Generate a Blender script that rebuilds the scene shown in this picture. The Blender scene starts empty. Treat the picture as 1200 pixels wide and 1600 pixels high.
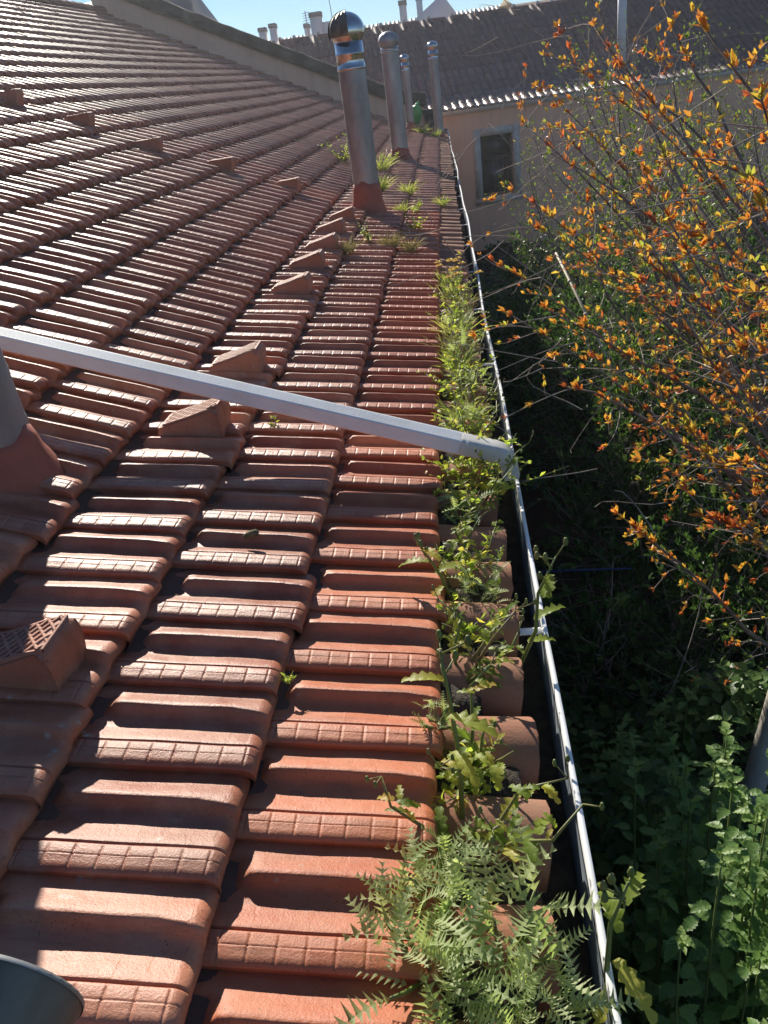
import bpy, bmesh, math, random
import numpy as np
from mathutils import Vector, Matrix

random.seed(7)
rng = np.random.default_rng(11)
scene = bpy.context.scene
col = scene.collection
R = math.radians

# ------------------------------------------------------------------ camera
# world: Y runs along the eave away from the camera, X outwards to the garden, Z up;
# the nose of the lowest tile course is X = 0, Z = 0
CAM = Vector((0.094, -0.626, 1.093))
FPX = 1203.0
c_right = Vector((0.99018254, 0.06296659, -0.12479482))
c_down = Vector((-0.0785531, -0.4878101, -0.86940826))
c_fwd = Vector((-0.11561984, 0.87067589, -0.47807483))
cam_data = bpy.data.cameras.new('camera')
cam_data.sensor_fit = 'VERTICAL'
cam_data.sensor_height = 36.0
cam_data.sensor_width = 27.0
cam_data.lens = 36.0 * FPX / 1600.0
cam_data.clip_start = 0.02
cam_data.clip_end = 3000
cam = bpy.data.objects.new('camera', cam_data)
mw = Matrix.Identity(4)
for r in range(3):
    mw[r][0] = c_right[r]; mw[r][1] = -c_down[r]; mw[r][2] = -c_fwd[r]; mw[r][3] = CAM[r]
cam.matrix_world = mw
col.objects.link(cam)
scene.camera = cam

# ------------------------------------------------------------------ sky, sun, exposure
SUN_AZ, SUN_EL = R(23.0), R(27.0)          # azimuth measured from +Y towards -X
S = Vector((-math.cos(SUN_EL) * math.sin(SUN_AZ), math.cos(SUN_EL) * math.cos(SUN_AZ), math.sin(SUN_EL)))
world = bpy.data.worlds.new('World'); scene.world = world
world.use_nodes = True
wn = world.node_tree.nodes; wn.clear()
sky = wn.new('ShaderNodeTexSky'); sky.sky_type = 'NISHITA'; sky.sun_disc = False
sky.sun_elevation = SUN_EL; sky.sun_rotation = -SUN_AZ
sky.air_density = 1.0; sky.dust_density = 0.0; sky.ozone_density = 6.0
bg = wn.new('ShaderNodeBackground'); bg.inputs[1].default_value = 0.055
wo = wn.new('ShaderNodeOutputWorld')
world.node_tree.links.new(sky.outputs[0], bg.inputs[0])
world.node_tree.links.new(bg.outputs[0], wo.inputs[0])
sun_data = bpy.data.lights.new('sun', 'SUN')
sun_data.energy = 3.9; sun_data.angle = R(0.53); sun_data.color = (1.0, 0.93, 0.81)
sun = bpy.data.objects.new('sun', sun_data)
sun.rotation_euler = S.to_track_quat('Z', 'Y').to_euler()
sun.location = (-20, 30, 30)
col.objects.link(sun)
scene.view_settings.view_transform = 'Standard'
scene.view_settings.look = 'None'
scene.view_settings.gamma = 1.0
scene.view_settings.use_curve_mapping = False
scene.view_settings.exposure = 0.88

# ------------------------------------------------------------------ materials
def new_mat(name):
    m = bpy.data.materials.new(name); m.use_nodes = True
    nt = m.node_tree; nt.nodes.clear()
    out = nt.nodes.new('ShaderNodeOutputMaterial')
    b = nt.nodes.new('ShaderNodeBsdfPrincipled')
    nt.links.new(b.outputs[0], out.inputs[0])
    return m, nt, b, out

def noise(nt, vec, scale, detail=4.0, rough=0.6):
    n = nt.nodes.new('ShaderNodeTexNoise')
    n.inputs['Scale'].default_value = scale; n.inputs['Detail'].default_value = detail
    n.inputs['Roughness'].default_value = rough
    if vec is not None: nt.links.new(vec, n.inputs['Vector'])
    return n.outputs['Fac']

def ramp(nt, fac, stops):
    n = nt.nodes.new('ShaderNodeValToRGB'); e = n.color_ramp.elements
    while len(e) < len(stops): e.new(0.5)
    for k, (p, c) in enumerate(stops):
        e[k].position = p; e[k].color = (c[0], c[1], c[2], 1)
    nt.links.new(fac, n.inputs[0])
    return n.outputs[0]

def mix(nt, fac, a, b, mode='MIX'):
    n = nt.nodes.new('ShaderNodeMix'); n.data_type = 'RGBA'; n.blend_type = mode
    if isinstance(fac, (int, float)): n.inputs[0].default_value = fac
    else: nt.links.new(fac, n.inputs[0])
    for sock, v in ((n.inputs[6], a), (n.inputs[7], b)):
        if isinstance(v, (tuple, list)): sock.default_value = (v[0], v[1], v[2], 1)
        else: nt.links.new(v, sock)
    return n.outputs[2]

def bump(nt, b, height, strength, dist):
    n = nt.nodes.new('ShaderNodeBump'); n.inputs['Strength'].default_value = strength
    n.inputs['Distance'].default_value = dist
    nt.links.new(height, n.inputs['Height']); nt.links.new(n.outputs[0], b.inputs['Normal'])

def worldpos(nt):
    return nt.nodes.new('ShaderNodeNewGeometry').outputs['Position']

def attr(nt, name='tint'):
    n = nt.nodes.new('ShaderNodeAttribute'); n.attribute_name = name
    return n.outputs['Fac']

def rough_mat(name, c1, c2, scale=6.0, rough=0.8, bstr=0.3, bscale=60.0, bdist=0.004, spec=0.3, c3=None, metal=0.0):
    m, nt, b, out = new_mat(name)
    p = worldpos(nt)
    f = noise(nt, p, scale, 6.0)
    stops = [(0.35, c1), (0.65, c2)] if c3 is None else [(0.3, c1), (0.5, c2), (0.72, c3)]
    nt.links.new(ramp(nt, f, stops), b.inputs['Base Color'])
    b.inputs['Roughness'].default_value = rough; b.inputs['Specular IOR Level'].default_value = spec
    b.inputs['Metallic'].default_value = metal
    if bstr: bump(nt, b, noise(nt, p, bscale, 5.0), bstr, bdist)
    return m

def tile_material(name, from_attr, cols, pale, rough=0.5, spec=0.42):
    m, nt, b, out = new_mat(name)
    p = worldpos(nt)
    if from_attr: rnd = attr(nt)
    else: rnd = nt.nodes.new('ShaderNodeObjectInfo').outputs['Random']
    base = ramp(nt, rnd, [(0.0, cols[0]), (0.45, cols[1]), (1.0, cols[2])])
    blot = noise(nt, p, 9.0, 5.0, 0.65)
    c = mix(nt, ramp(nt, blot, [(0.42, (0, 0, 0)), (0.75, (0.7, 0.7, 0.7))]), base, pale)
    # darker grime and fine speckle
    sp = noise(nt, p, 160.0, 3.0, 0.7)
    c = mix(nt, ramp(nt, sp, [(0.60, (0, 0, 0)), (0.72, (0.7, 0.7, 0.7))]), c, (0.16, 0.07, 0.045))
    gr = noise(nt, p, 2.3, 6.0, 0.7)
    c = mix(nt, ramp(nt, gr, [(0.50, (0, 0, 0)), (0.75, (0.5, 0.5, 0.5))]), c, (0.24, 0.105, 0.06))
    # black staining that runs down the slope
    mp = nt.nodes.new('ShaderNodeMapping'); mp.inputs['Scale'].default_value = (1.2, 9.0, 1.2); nt.links.new(p, mp.inputs[0])
    stn = noise(nt, mp.outputs[0], 3.0, 7.0, 0.75)
    c = mix(nt, ramp(nt, stn, [(0.52, (0, 0, 0)), (0.72, (0.5, 0.5, 0.5))]), c, (0.12, 0.058, 0.036))
    # pits and grit
    v2 = nt.nodes.new('ShaderNodeTexVoronoi'); v2.inputs['Scale'].default_value = 130.0; nt.links.new(p, v2.inputs['Vector'])
    pm = ramp(nt, v2.outputs['Distance'], [(0.12, (0.75, 0.75, 0.75)), (0.22, (0, 0, 0))])
    psel = ramp(nt, noise(nt, p, 14.0, 3.0), [(0.54, (0, 0, 0)), (0.62, (1, 1, 1))])
    pm = mix(nt, 1.0, pm, psel, 'MULTIPLY')
    c = mix(nt, pm, c, (0.07, 0.035, 0.025))
    # pale lichen spots
    v = nt.nodes.new('ShaderNodeTexVoronoi'); v.inputs['Scale'].default_value = 31.0
    nt.links.new(p, v.inputs['Vector'])
    lm = ramp(nt, v.outputs['Distance'], [(0.13, (0.75, 0.75, 0.75)), (0.24, (0, 0, 0))])
    lsel = ramp(nt, noise(nt, p, 4.1, 3.0), [(0.60, (0, 0, 0)), (0.66, (1, 1, 1))])
    lm = mix(nt, 1.0, lm, lsel, 'MULTIPLY')
    c = mix(nt, lm, c, (0.42, 0.38, 0.31))
    nt.links.new(c, b.inputs['Base Color'])
    rr = nt.nodes.new('ShaderNodeMapRange'); rr.inputs['To Min'].default_value = rough - 0.12; rr.inputs['To Max'].default_value = rough + 0.16
    nt.links.new(blot, rr.inputs['Value']); nt.links.new(rr.outputs[0], b.inputs['Roughness'])
    b.inputs['Specular IOR Level'].default_value = spec
    h = nt.nodes.new('ShaderNodeMath'); h.operation = 'ADD'
    nt.links.new(noise(nt, p, 240.0, 4.0, 0.7), h.inputs[0]); nt.links.new(noise(nt, p, 38.0, 3.0), h.inputs[1])
    bump(nt, b, h.outputs[0], 0.42, 0.0026)
    return m

def leaf_material(name, stops, trans=0.45, rough=0.45, tboost=1.6):
    m, nt, b, out = new_mat(name)
    bump(nt, b, noise(nt, worldpos(nt), 170.0, 3.0), 0.5, 0.002)
    c = ramp(nt, attr(nt), stops)
    c2 = mix(nt, noise(nt, worldpos(nt), 60.0, 3.0), c, (0.9, 0.9, 0.9), 'MULTIPLY')
    nt.links.new(c2, b.inputs['Base Color'])
    b.inputs['Roughness'].default_value = rough; b.inputs['Specular IOR Level'].default_value = 0.35
    t = nt.nodes.new('ShaderNodeBsdfTranslucent')
    tc = mix(nt, 1.0, c2, (tboost, tboost, tboost * 0.6), 'MULTIPLY')
    nt.links.new(tc, t.inputs[0])
    ms = nt.nodes.new('ShaderNodeMixShader'); ms.inputs[0].default_value = trans
    nt.links.new(b.outputs[0], ms.inputs[1]); nt.links.new(t.outputs[0], ms.inputs[2])
    nt.links.new(ms.outputs[0], out.inputs[0])
    return m

def metal_mat(name, c1, c2, rough, metal=1.0, scale=8.0, bstr=0.15, stretch=None):
    m, nt, b, out = new_mat(name)
    p = worldpos(nt)
    if stretch:
        mp = nt.nodes.new('ShaderNodeMapping'); mp.inputs['Scale'].default_value = stretch
        nt.links.new(p, mp.inputs[0]); p = mp.outputs[0]
    f = noise(nt, p, scale, 5.0)
    nt.links.new(ramp(nt, f, [(0.35, c1), (0.68, c2)]), b.inputs['Base Color'])
    b.inputs['Metallic'].default_value = metal
    b.inputs['Roughness'].default_value = rough
    if bstr: bump(nt, b, f, bstr, 0.002)
    return m

M = {}
TC = [(0.30, 0.088, 0.044), (0.43, 0.138, 0.068), (0.53, 0.200, 0.108)]
M['tile'] = tile_material('glazed_clay_tile', False, TC, (0.56, 0.30, 0.19), 0.42, 0.5)
M['tile_field'] = tile_material('glazed_clay_tile_field', True, TC, (0.57, 0.34, 0.22), 0.46, 0.75)
M['tile_new'] = tile_material('orange_clay_tile', False, [(0.39, 0.105, 0.046), (0.48, 0.138, 0.060), (0.55, 0.176, 0.080)], (0.57, 0.23, 0.12), 0.46)
M['tile_old'] = tile_material('weathered_barrel_tile', False, [(0.27, 0.12, 0.075), (0.37, 0.15, 0.085), (0.42, 0.19, 0.11)], (0.30, 0.20, 0.13), 0.8)
M['vent'] = tile_material('vent_clay', False, [(0.40, 0.15, 0.085), (0.45, 0.18, 0.11), (0.48, 0.22, 0.14)], (0.50, 0.30, 0.21), 0.6)
M['tile_dark'] = tile_material('dark_roof_tile', False, [(0.13, 0.07, 0.055), (0.18, 0.095, 0.075), (0.24, 0.13, 0.10)], (0.26, 0.17, 0.14), 0.44)
M['tile_dark_field'] = tile_material('dark_roof_tile_field', True, [(0.12, 0.065, 0.05), (0.16, 0.085, 0.068), (0.21, 0.115, 0.09)], (0.23, 0.15, 0.12), 0.62)
M['tile_far'] = tile_material('far_roof_tile', True, [(0.42, 0.26, 0.19), (0.5, 0.33, 0.25), (0.55, 0.4, 0.3)], (0.5, 0.4, 0.3), 0.5)
M['deck'] = rough_mat('roof_underlay', (0.10, 0.06, 0.045), (0.16, 0.09, 0.065), 5.0, 0.9)
M['red_paint'] = rough_mat('red_flashing_paint', (0.30, 0.075, 0.045), (0.38, 0.115, 0.07), 7.0, 0.62, 0.4, 40.0, 0.004, 0.4, c3=(0.26, 0.10, 0.07))
M['zinc'] = metal_mat('galvanised_pipe', (0.25, 0.25, 0.245), (0.43, 0.43, 0.42), 0.5, 0.55, 6.0, 0.4, (1, 1, 0.35))
M['zinc_dark'] = metal_mat('dull_dark_metal', (0.10, 0.095, 0.075), (0.27, 0.25, 0.20), 0.5, 0.5, 12.0, 0.4, (1, 0.25, 1))
M['chrome'] = metal_mat('polished_steel', (0.50, 0.49, 0.47), (0.66, 0.65, 0.63), 0.16, 1.0, 14.0, 0.25)
M['white_metal'] = rough_mat('white_lacquered_metal', (0.76, 0.75, 0.72), (0.86, 0.86, 0.84), 7.0, 0.55, 0.2, 50.0, 0.001, 0.25, c3=(0.90, 0.90, 0.89))
M['cream_pvc'] = rough_mat('aged_white_plastic', (0.62, 0.60, 0.54), (0.74, 0.72, 0.66), 14.0, 0.45, 0.15, 50.0, 0.001, 0.5)
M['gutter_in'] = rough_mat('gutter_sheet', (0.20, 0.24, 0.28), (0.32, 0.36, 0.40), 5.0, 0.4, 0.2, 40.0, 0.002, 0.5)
M['dirt'] = rough_mat('gutter_dirt', (0.03, 0.026, 0.02), (0.075, 0.06, 0.045), 22.0, 0.95, 0.9, 90.0, 0.012)
M['soil'] = rough_mat('garden_soil', (0.05, 0.032, 0.022), (0.10, 0.065, 0.045), 2.0, 0.95, 0.8, 30.0, 0.02)
M['pink'] = rough_mat('pink_render', (0.62, 0.36, 0.26), (0.68, 0.42, 0.31), 0.9, 0.9, 0.3, 50.0, 0.004, 0.2, c3=(0.58, 0.35, 0.27))
def streaked(name, c1, c2, dirt):
    m, nt, b, out = new_mat(name); p = worldpos(nt)
    c = ramp(nt, noise(nt, p, 0.8, 6.0), [(0.35, c1), (0.65, c2)])
    mp = nt.nodes.new('ShaderNodeMapping'); mp.inputs['Scale'].default_value = (2.2, 2.2, 0.16); nt.links.new(p, mp.inputs[0])
    c = mix(nt, ramp(nt, noise(nt, mp.outputs[0], 2.4, 7.0, 0.7), [(0.50, (0, 0, 0)), (0.75, (0.55, 0.55, 0.55))]), c, dirt)
    c = mix(nt, ramp(nt, noise(nt, p, 5.0, 8.0, 0.75), [(0.58, (0, 0, 0)), (0.72, (0.4, 0.4, 0.4))]), c, dirt)
    nt.links.new(c, b.inputs['Base Color']); b.inputs['Roughness'].default_value = 0.92; b.inputs['Specular IOR Level'].default_value = 0.15
    bump(nt, b, noise(nt, p, 45.0, 5.0), 0.3, 0.004)
    return m
M['pink'] = streaked('pink_render', (0.84, 0.48, 0.32), (0.87, 0.54, 0.37), (0.60, 0.37, 0.26))
M['housewall'] = rough_mat('old_render', (0.20, 0.15, 0.12), (0.30, 0.22, 0.17), 1.5, 0.92, 0.5, 25.0, 0.01)
M['coping'] = rough_mat('lichen_coping', (0.045, 0.04, 0.033), (0.095, 0.085, 0.07), 3.5, 0.95, 0.6, 30.0, 0.012, 0.1, c3=(0.15, 0.135, 0.11))
M['stone'] = rough_mat('granite_frame', (0.44, 0.42, 0.38), (0.58, 0.55, 0.50), 8.0, 0.85, 0.4, 60.0, 0.005)
M['darkwood'] = rough_mat('dark_painted_wood', (0.035, 0.04, 0.05), (0.06, 0.065, 0.075), 9.0, 0.5, 0.2, 30.0, 0.003, 0.5)
M['greypaint'] = rough_mat('grey_gutter_paint', (0.62, 0.63, 0.62), (0.72, 0.72, 0.71), 3.0, 0.5, 0.1, 30.0, 0.002)
M['white_wall'] = rough_mat('white_render', (0.66, 0.64, 0.64), (0.76, 0.74, 0.73), 0.6, 0.9, 0.2, 30.0, 0.003)
M['cap_grey'] = rough_mat('grey_chimney_cap', (0.13, 0.13, 0.14), (0.20, 0.20, 0.21), 2.0, 0.8, 0.2)
M['mortar'] = rough_mat('pale_mortar', (0.45, 0.43, 0.40), (0.60, 0.58, 0.54), 8.0, 0.9, 0.4)
M['bark'] = rough_mat('grey_bark', (0.13, 0.10, 0.085), (0.27, 0.225, 0.19), 30.0, 0.85, 0.6, 120.0, 0.004, 0.3)
M['bark_pale'] = rough_mat('pale_dry_bark', (0.28, 0.235, 0.20), (0.46, 0.40, 0.34), 26.0, 0.85, 0.5, 120.0, 0.003, 0.3)
M['cane'] = rough_mat('dry_cane', (0.45, 0.39, 0.28), (0.58, 0.51, 0.39), 12.0, 0.6, 0.3, 80.0, 0.003, 0.4)
M['post'] = rough_mat('weathered_post', (0.40, 0.37, 0.31), (0.55, 0.51, 0.45), 10.0, 0.85, 0.5, 50.0, 0.006)
M['blue'] = rough_mat('blue_plastic', (0.015, 0.04, 0.15), (0.02, 0.06, 0.2), 4.0, 0.4, 0.0)
M['green_plastic'] = rough_mat('green_plastic', (0.03, 0.26, 0.07), (0.05, 0.34, 0.10), 4.0, 0.4, 0.0, spec=0.5)
M['moss'] = rough_mat('dry_moss', (0.10, 0.095, 0.05), (0.20, 0.17, 0.09), 40.0, 0.95, 0.6, 120.0, 0.004)
M['stem'] = leaf_material('weed_stem', [(0.0, (0.12, 0.17, 0.045)), (0.6, (0.22, 0.27, 0.08)), (1.0, (0.26, 0.20, 0.10))], 0.12)
M['thistle'] = leaf_material('thistle_leaf', [(0.0, (0.30, 0.40, 0.15)), (0.6, (0.47, 0.56, 0.27)), (1.0, (0.60, 0.67, 0.38))], 0.52, 0.5, 1.45)
M['weedleaf'] = leaf_material('weed_leaf', [(0.0, (0.16, 0.25, 0.045)), (0.5, (0.35, 0.45, 0.08)), (0.82, (0.53, 0.57, 0.11)), (1.0, (0.60, 0.48, 0.12))], 0.6, 0.42, 1.6)
M['grass'] = leaf_material('grass_blade', [(0.0, (0.18, 0.27, 0.05)), (0.5, (0.34, 0.43, 0.085)), (0.8, (0.48, 0.51, 0.16)), (1.0, (0.56, 0.49, 0.28))], 0.45, 0.45, 1.5)
M['drygrass'] = leaf_material('dry_grass_blade', [(0.0, (0.20, 0.20, 0.08)), (0.6, (0.33, 0.28, 0.14)), (1.0, (0.42, 0.36, 0.22))], 0.3, 0.6, 1.2)
M['flower'] = leaf_material('yellow_petal', [(0.0, (0.75, 0.48, 0.01)), (1.0, (0.85, 0.60, 0.02))], 0.3, 0.6, 1.1)
M['seedhead'] = leaf_material('grey_seed_head', [(0.0, (0.30, 0.26, 0.22)), (1.0, (0.48, 0.43, 0.38))], 0.3, 0.8, 1.0)
M['orange_leaf'] = leaf_material('young_orange_leaf', [(0.0, (0.58, 0.15, 0.07)), (0.3, (0.70, 0.28, 0.07)), (0.6, (0.74, 0.41, 0.08)), (0.84, (0.70, 0.53, 0.10)), (1.0, (0.40, 0.46, 0.11))], 0.56, 0.38, 1.2)
M['small_leaf'] = leaf_material('small_green_leaf', [(0.0, (0.08, 0.13, 0.03)), (0.6, (0.21, 0.29, 0.06)), (0.9, (0.36, 0.42, 0.09)), (1.0, (0.45, 0.22, 0.06))], 0.45, 0.35, 1.5)
M['nettle'] = leaf_material('nettle_leaf', [(0.0, (0.08, 0.15, 0.04)), (0.6, (0.16, 0.28, 0.075)), (1.0, (0.28, 0.40, 0.12))], 0.42, 0.4, 1.6)
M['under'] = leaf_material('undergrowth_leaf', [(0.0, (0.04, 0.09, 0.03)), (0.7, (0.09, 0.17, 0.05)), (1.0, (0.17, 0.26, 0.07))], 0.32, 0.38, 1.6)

# ------------------------------------------------------------------ mesh helpers
WLOC = {}

class MB:
    """collects vertices and faces, then links them as one mesh object"""
    def __init__(s):
        s.v = []; s.f3 = []; s.f4 = []; s.t = []; s.n = 0
    def add(s, v, f3=None, f4=None, tint=0.5):
        v = np.asarray(v, dtype=np.float64).reshape(-1, 3)
        s.v.append(v)
        if f3 is not None and len(f3): s.f3.append(np.asarray(f3, dtype=np.int64).reshape(-1, 3) + s.n)
        if f4 is not None and len(f4): s.f4.append(np.asarray(f4, dtype=np.int64).reshape(-1, 4) + s.n)
        s.t.append(np.broadcast_to(np.asarray(tint, dtype=np.float64), (len(v),)))
        s.n += len(v)
        return s
    def box(s, lo, hi, rot=None, at=None):
        x0, y0, z0 = lo; x1, y1, z1 = hi
        v = np.array([[x0, y0, z0], [x1, y0, z0], [x1, y1, z0], [x0, y1, z0], [x0, y0, z1], [x1, y0, z1], [x1, y1, z1], [x0, y1, z1]], float)
        if rot is not None: v = v @ np.array(rot).T
        if at is not None: v = v + np.array(at)
        return s.add(v, f4=[[0, 3, 2, 1], [4, 5, 6, 7], [0, 1, 5, 4], [1, 2, 6, 5], [2, 3, 7, 6], [3, 0, 4, 7]])
    def tube(s, pts, rad, n=8, cap=True, tint=0.5):
        pts = np.asarray(pts, float); k = len(pts)
        rad = np.broadcast_to(np.asarray(rad, float), (k,))
        t = np.gradient(pts, axis=0); t /= np.linalg.norm(t, axis=1)[:, None] + 1e-12
        ref = np.array([0, 0, 1.0]) if abs(t[0][2]) < 0.9 else np.array([1.0, 0, 0])
        a = np.cross(t, ref); a /= np.linalg.norm(a, axis=1)[:, None] + 1e-12
        b = np.cross(t, a)
        th = np.arange(n) * 2 * math.pi / n
        v = pts[:, None, :] + rad[:, None, None] * (np.cos(th)[None, :, None] * a[:, None, :] + np.sin(th)[None, :, None] * b[:, None, :])
        i = np.arange(k - 1)[:, None]; j = np.arange(n)[None, :]; j2 = (j + 1) % n
        f = np.stack([i * n + j, i * n + j2, (i + 1) * n + j2, (i + 1) * n + j], -1).reshape(-1, 4)
        f3 = []
        if cap:
            v = np.concatenate([v.reshape(-1, 3), pts[:1], pts[-1:]])
            c0 = k * n; c1 = c0 + 1
            f3 = [[c0, (q + 1) % n, q] for q in range(n)] + [[c1, (k - 1) * n + q, (k - 1) * n + (q + 1) % n] for q in range(n)]
        return s.add(v.reshape(-1, 3), f3=f3, f4=f, tint=tint)
    def lathe(s, prof, n=32, at=(0, 0, 0), tint=0.5):
        prof = np.asarray(prof, float); k = len(prof)
        th = np.arange(n) * 2 * math.pi / n
        v = np.stack([prof[:, 0][:, None] * np.cos(th), prof[:, 0][:, None] * np.sin(th), np.broadcast_to(prof[:, 1][:, None], (k, n))], -1).reshape(-1, 3) + np.array(at)
        i = np.arange(k - 1)[:, None]; j = np.arange(n)[None, :]; j2 = (j + 1) % n
        f = np.stack([i * n + j, i * n + j2, (i + 1) * n + j2, (i + 1) * n + j], -1).reshape(-1, 4)
        return s.add(v, f4=f, tint=tint)
    def sheet(s, grid, tint=0.5):
        """grid (a,b,3) -> quads"""
        g = np.asarray(grid, float); a, b = g.shape[:2]
        i = np.arange(a - 1)[:, None]; j = np.arange(b - 1)[None, :]
        f = np.stack([i * b + j, i * b + j + 1, (i + 1) * b + j + 1, (i + 1) * b + j], -1).reshape(-1, 4)
        return s.add(g.reshape(-1, 3), f4=f, tint=tint)
    def mesh(s, name, mat, smooth=False, origin=(0, 0, 0)):
        V = np.concatenate(s.v) - np.array(origin)
        me = bpy.data.meshes.new(name)
        f3 = np.concatenate(s.f3) if s.f3 else np.zeros((0, 3), int)
        f4 = np.concatenate(s.f4) if s.f4 else np.zeros((0, 4), int)
        me.vertices.add(len(V)); me.vertices.foreach_set('co', V.astype(np.float32).ravel())
        nl = len(f3) * 3 + len(f4) * 4
        me.loops.add(nl); me.polygons.add(len(f3) + len(f4))
        me.loops.foreach_set('vertex_index', np.concatenate([f3.ravel(), f4.ravel()]).astype(np.int32))
        ls = np.concatenate([np.arange(len(f3)) * 3, len(f3) * 3 + np.arange(len(f4)) * 4]).astype(np.int32)
        me.polygons.foreach_set('loop_start', ls)
        if smooth: me.polygons.foreach_set('use_smooth', np.ones(len(ls), bool))
        me.update(calc_edges=True)
        at = me.attributes.new('tint', 'FLOAT', 'POINT')
        at.data.foreach_set('value', np.concatenate(s.t).astype(np.float32))
        me.materials.append(mat)
        return me
    def build(s, name, mat, parent=None, smooth=False, tags=None):
        org = WLOC.get(parent.name, (0, 0, 0)) if parent is not None else (0, 0, 0)
        me = s.mesh(name, mat, smooth, org)
        o = bpy.data.objects.new(name, me); col.objects.link(o)
        if parent is not None:
            o.parent = parent
        WLOC[o.name] = org
        if tags: tag(o, **tags)
        return o

def tag(o, label=None, cat=None, group=None, kind=None):
    if label: o['label'] = label
    if cat: o['category'] = cat
    if group: o['group'] = group
    if kind: o['kind'] = kind
    return o

def thing(name, loc, label, cat, group=None):
    o = bpy.data.objects.new(name, None); col.objects.link(o)
    o.location = loc; o.empty_display_size = 0.1
    WLOC[o.name] = tuple(loc)
    return tag(o, label, cat, group)

def place(name, me, parent, mat4):
    """a mesh instance under a parent whose world origin is only a translation"""
    o = bpy.data.objects.new(name, me); col.objects.link(o)
    org = WLOC.get(parent.name, (0, 0, 0)); o.parent = parent
    o.matrix_basis = Matrix.Translation(-Vector(org)) @ mat4
    WLOC[o.name] = org
    return o

def frame(x, y, z, o):
    m = Matrix.Identity(4)
    for r in range(3):
        m[r][0] = x[r]; m[r][1] = y[r]; m[r][2] = z[r]; m[r][3] = o[r]
    return m

def smooth01(t):
    t = np.clip(t, 0, 1); return t * t * (3 - 2 * t)

def project(P):
    d = Vector(P) - CAM
    z = d.dot(c_fwd)
    return 600 + FPX * d.dot(c_right) / z, 800 + FPX * d.dot(c_down) / z, z

ORD = ['first', 'second', 'third', 'fourth', 'fifth', 'sixth', 'seventh', 'eighth', 'ninth', 'tenth', 'eleventh', 'twelfth', 'thirteenth', 'fourteenth', 'fifteenth', 'sixteenth', 'seventeenth', 'eighteenth', 'nineteenth', 'twentieth', 'twenty-first', 'twenty-second', 'twenty-third', 'twenty-fourth', 'twenty-fifth', 'twenty-sixth']

# ------------------------------------------------------------------ roof geometry
W, L = 0.215, 0.336
T1, T2 = R(13.8), R(25.5)
YP = 20.5                    # the parapet
NC = 25                      # courses up to the ridge
PX = [0.0]; PZ = [0.0]
for i in range(NC + 1):
    th = T1 if i < 3 else T2
    PX.append(PX[-1] - L * math.cos(th)); PZ.append(PZ[-1] + L * math.sin(th))
PX = np.array(PX); PZ = np.array(PZ)
XR, ZR = PX[NC], PZ[NC]

def sag(Y):
    Y = np.asarray(Y, float)
    return 0.0007 * np.maximum(0, Y - 8) ** 2
def zroof(X):
    return np.interp(-np.asarray(X, float), -PX, PZ)

# ------------------------------------------------------------------ ground
g = MB()
xs = np.concatenate([np.linspace(-400, -12, 6), np.linspace(-8, 12, 41), np.linspace(20, 400, 6)])
ys = np.concatenate([np.linspace(-400, -10, 6), np.linspace(-6, 26, 61), np.linspace(40, 900, 7)])
gx, gy = np.meshgrid(xs, ys, indexing='ij')
gz = -2.0 - 1.2 * smooth01((gy - 6) / 12) + 0.05 * np.sin(gx * 2.1 + gy * 1.3) + 0.04 * np.sin(gx * 4.7 - gy * 3.1)
g.sheet(np.stack([gx, gy, gz], -1))
tag(g.build('ground', M['soil'], smooth=True), kind='structure')
def zground(x, y):
    return -2.0 - 1.2 * float(smooth01((y - 6) / 12))

# ------------------------------------------------------------------ near house
house = thing('house', (-3.6, 9.0, -2.2), 'long house under the red clay tile roof that fills the left of the picture', 'house')
w_ = MB()
w_.box((-2 * 3.6 - 7, -3.0, -3.4), (0.06, YP + 0.3, -0.16))
w_.build('wall', M['housewall'], house)
# underlay that carries the tiles
d = MB()
yy = np.linspace(-3.0, YP, 40)
prof = [(PX[i], PZ[i] - 0.062) for i in range(0, NC + 1)]
prof = [(0.0, -0.09)] + prof[1:]
back = [(XR - (XR and 3.0), ZR - 0.06 - 3.0 * math.tan(T2)), (XR - 8.0, ZR - 0.06 - 8.0 * math.tan(T2))]
P_ = np.array(prof + back)
grid = np.stack([np.broadcast_to(P_[:, 0][:, None], (len(P_), len(yy))), np.broadcast_to(yy[None, :], (len(P_), len(yy))), P_[:, 1][:, None] + sag(yy)[None, :]], -1)
d.sheet(grid)
roof = d.build('roof', M['deck'], house)

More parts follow.
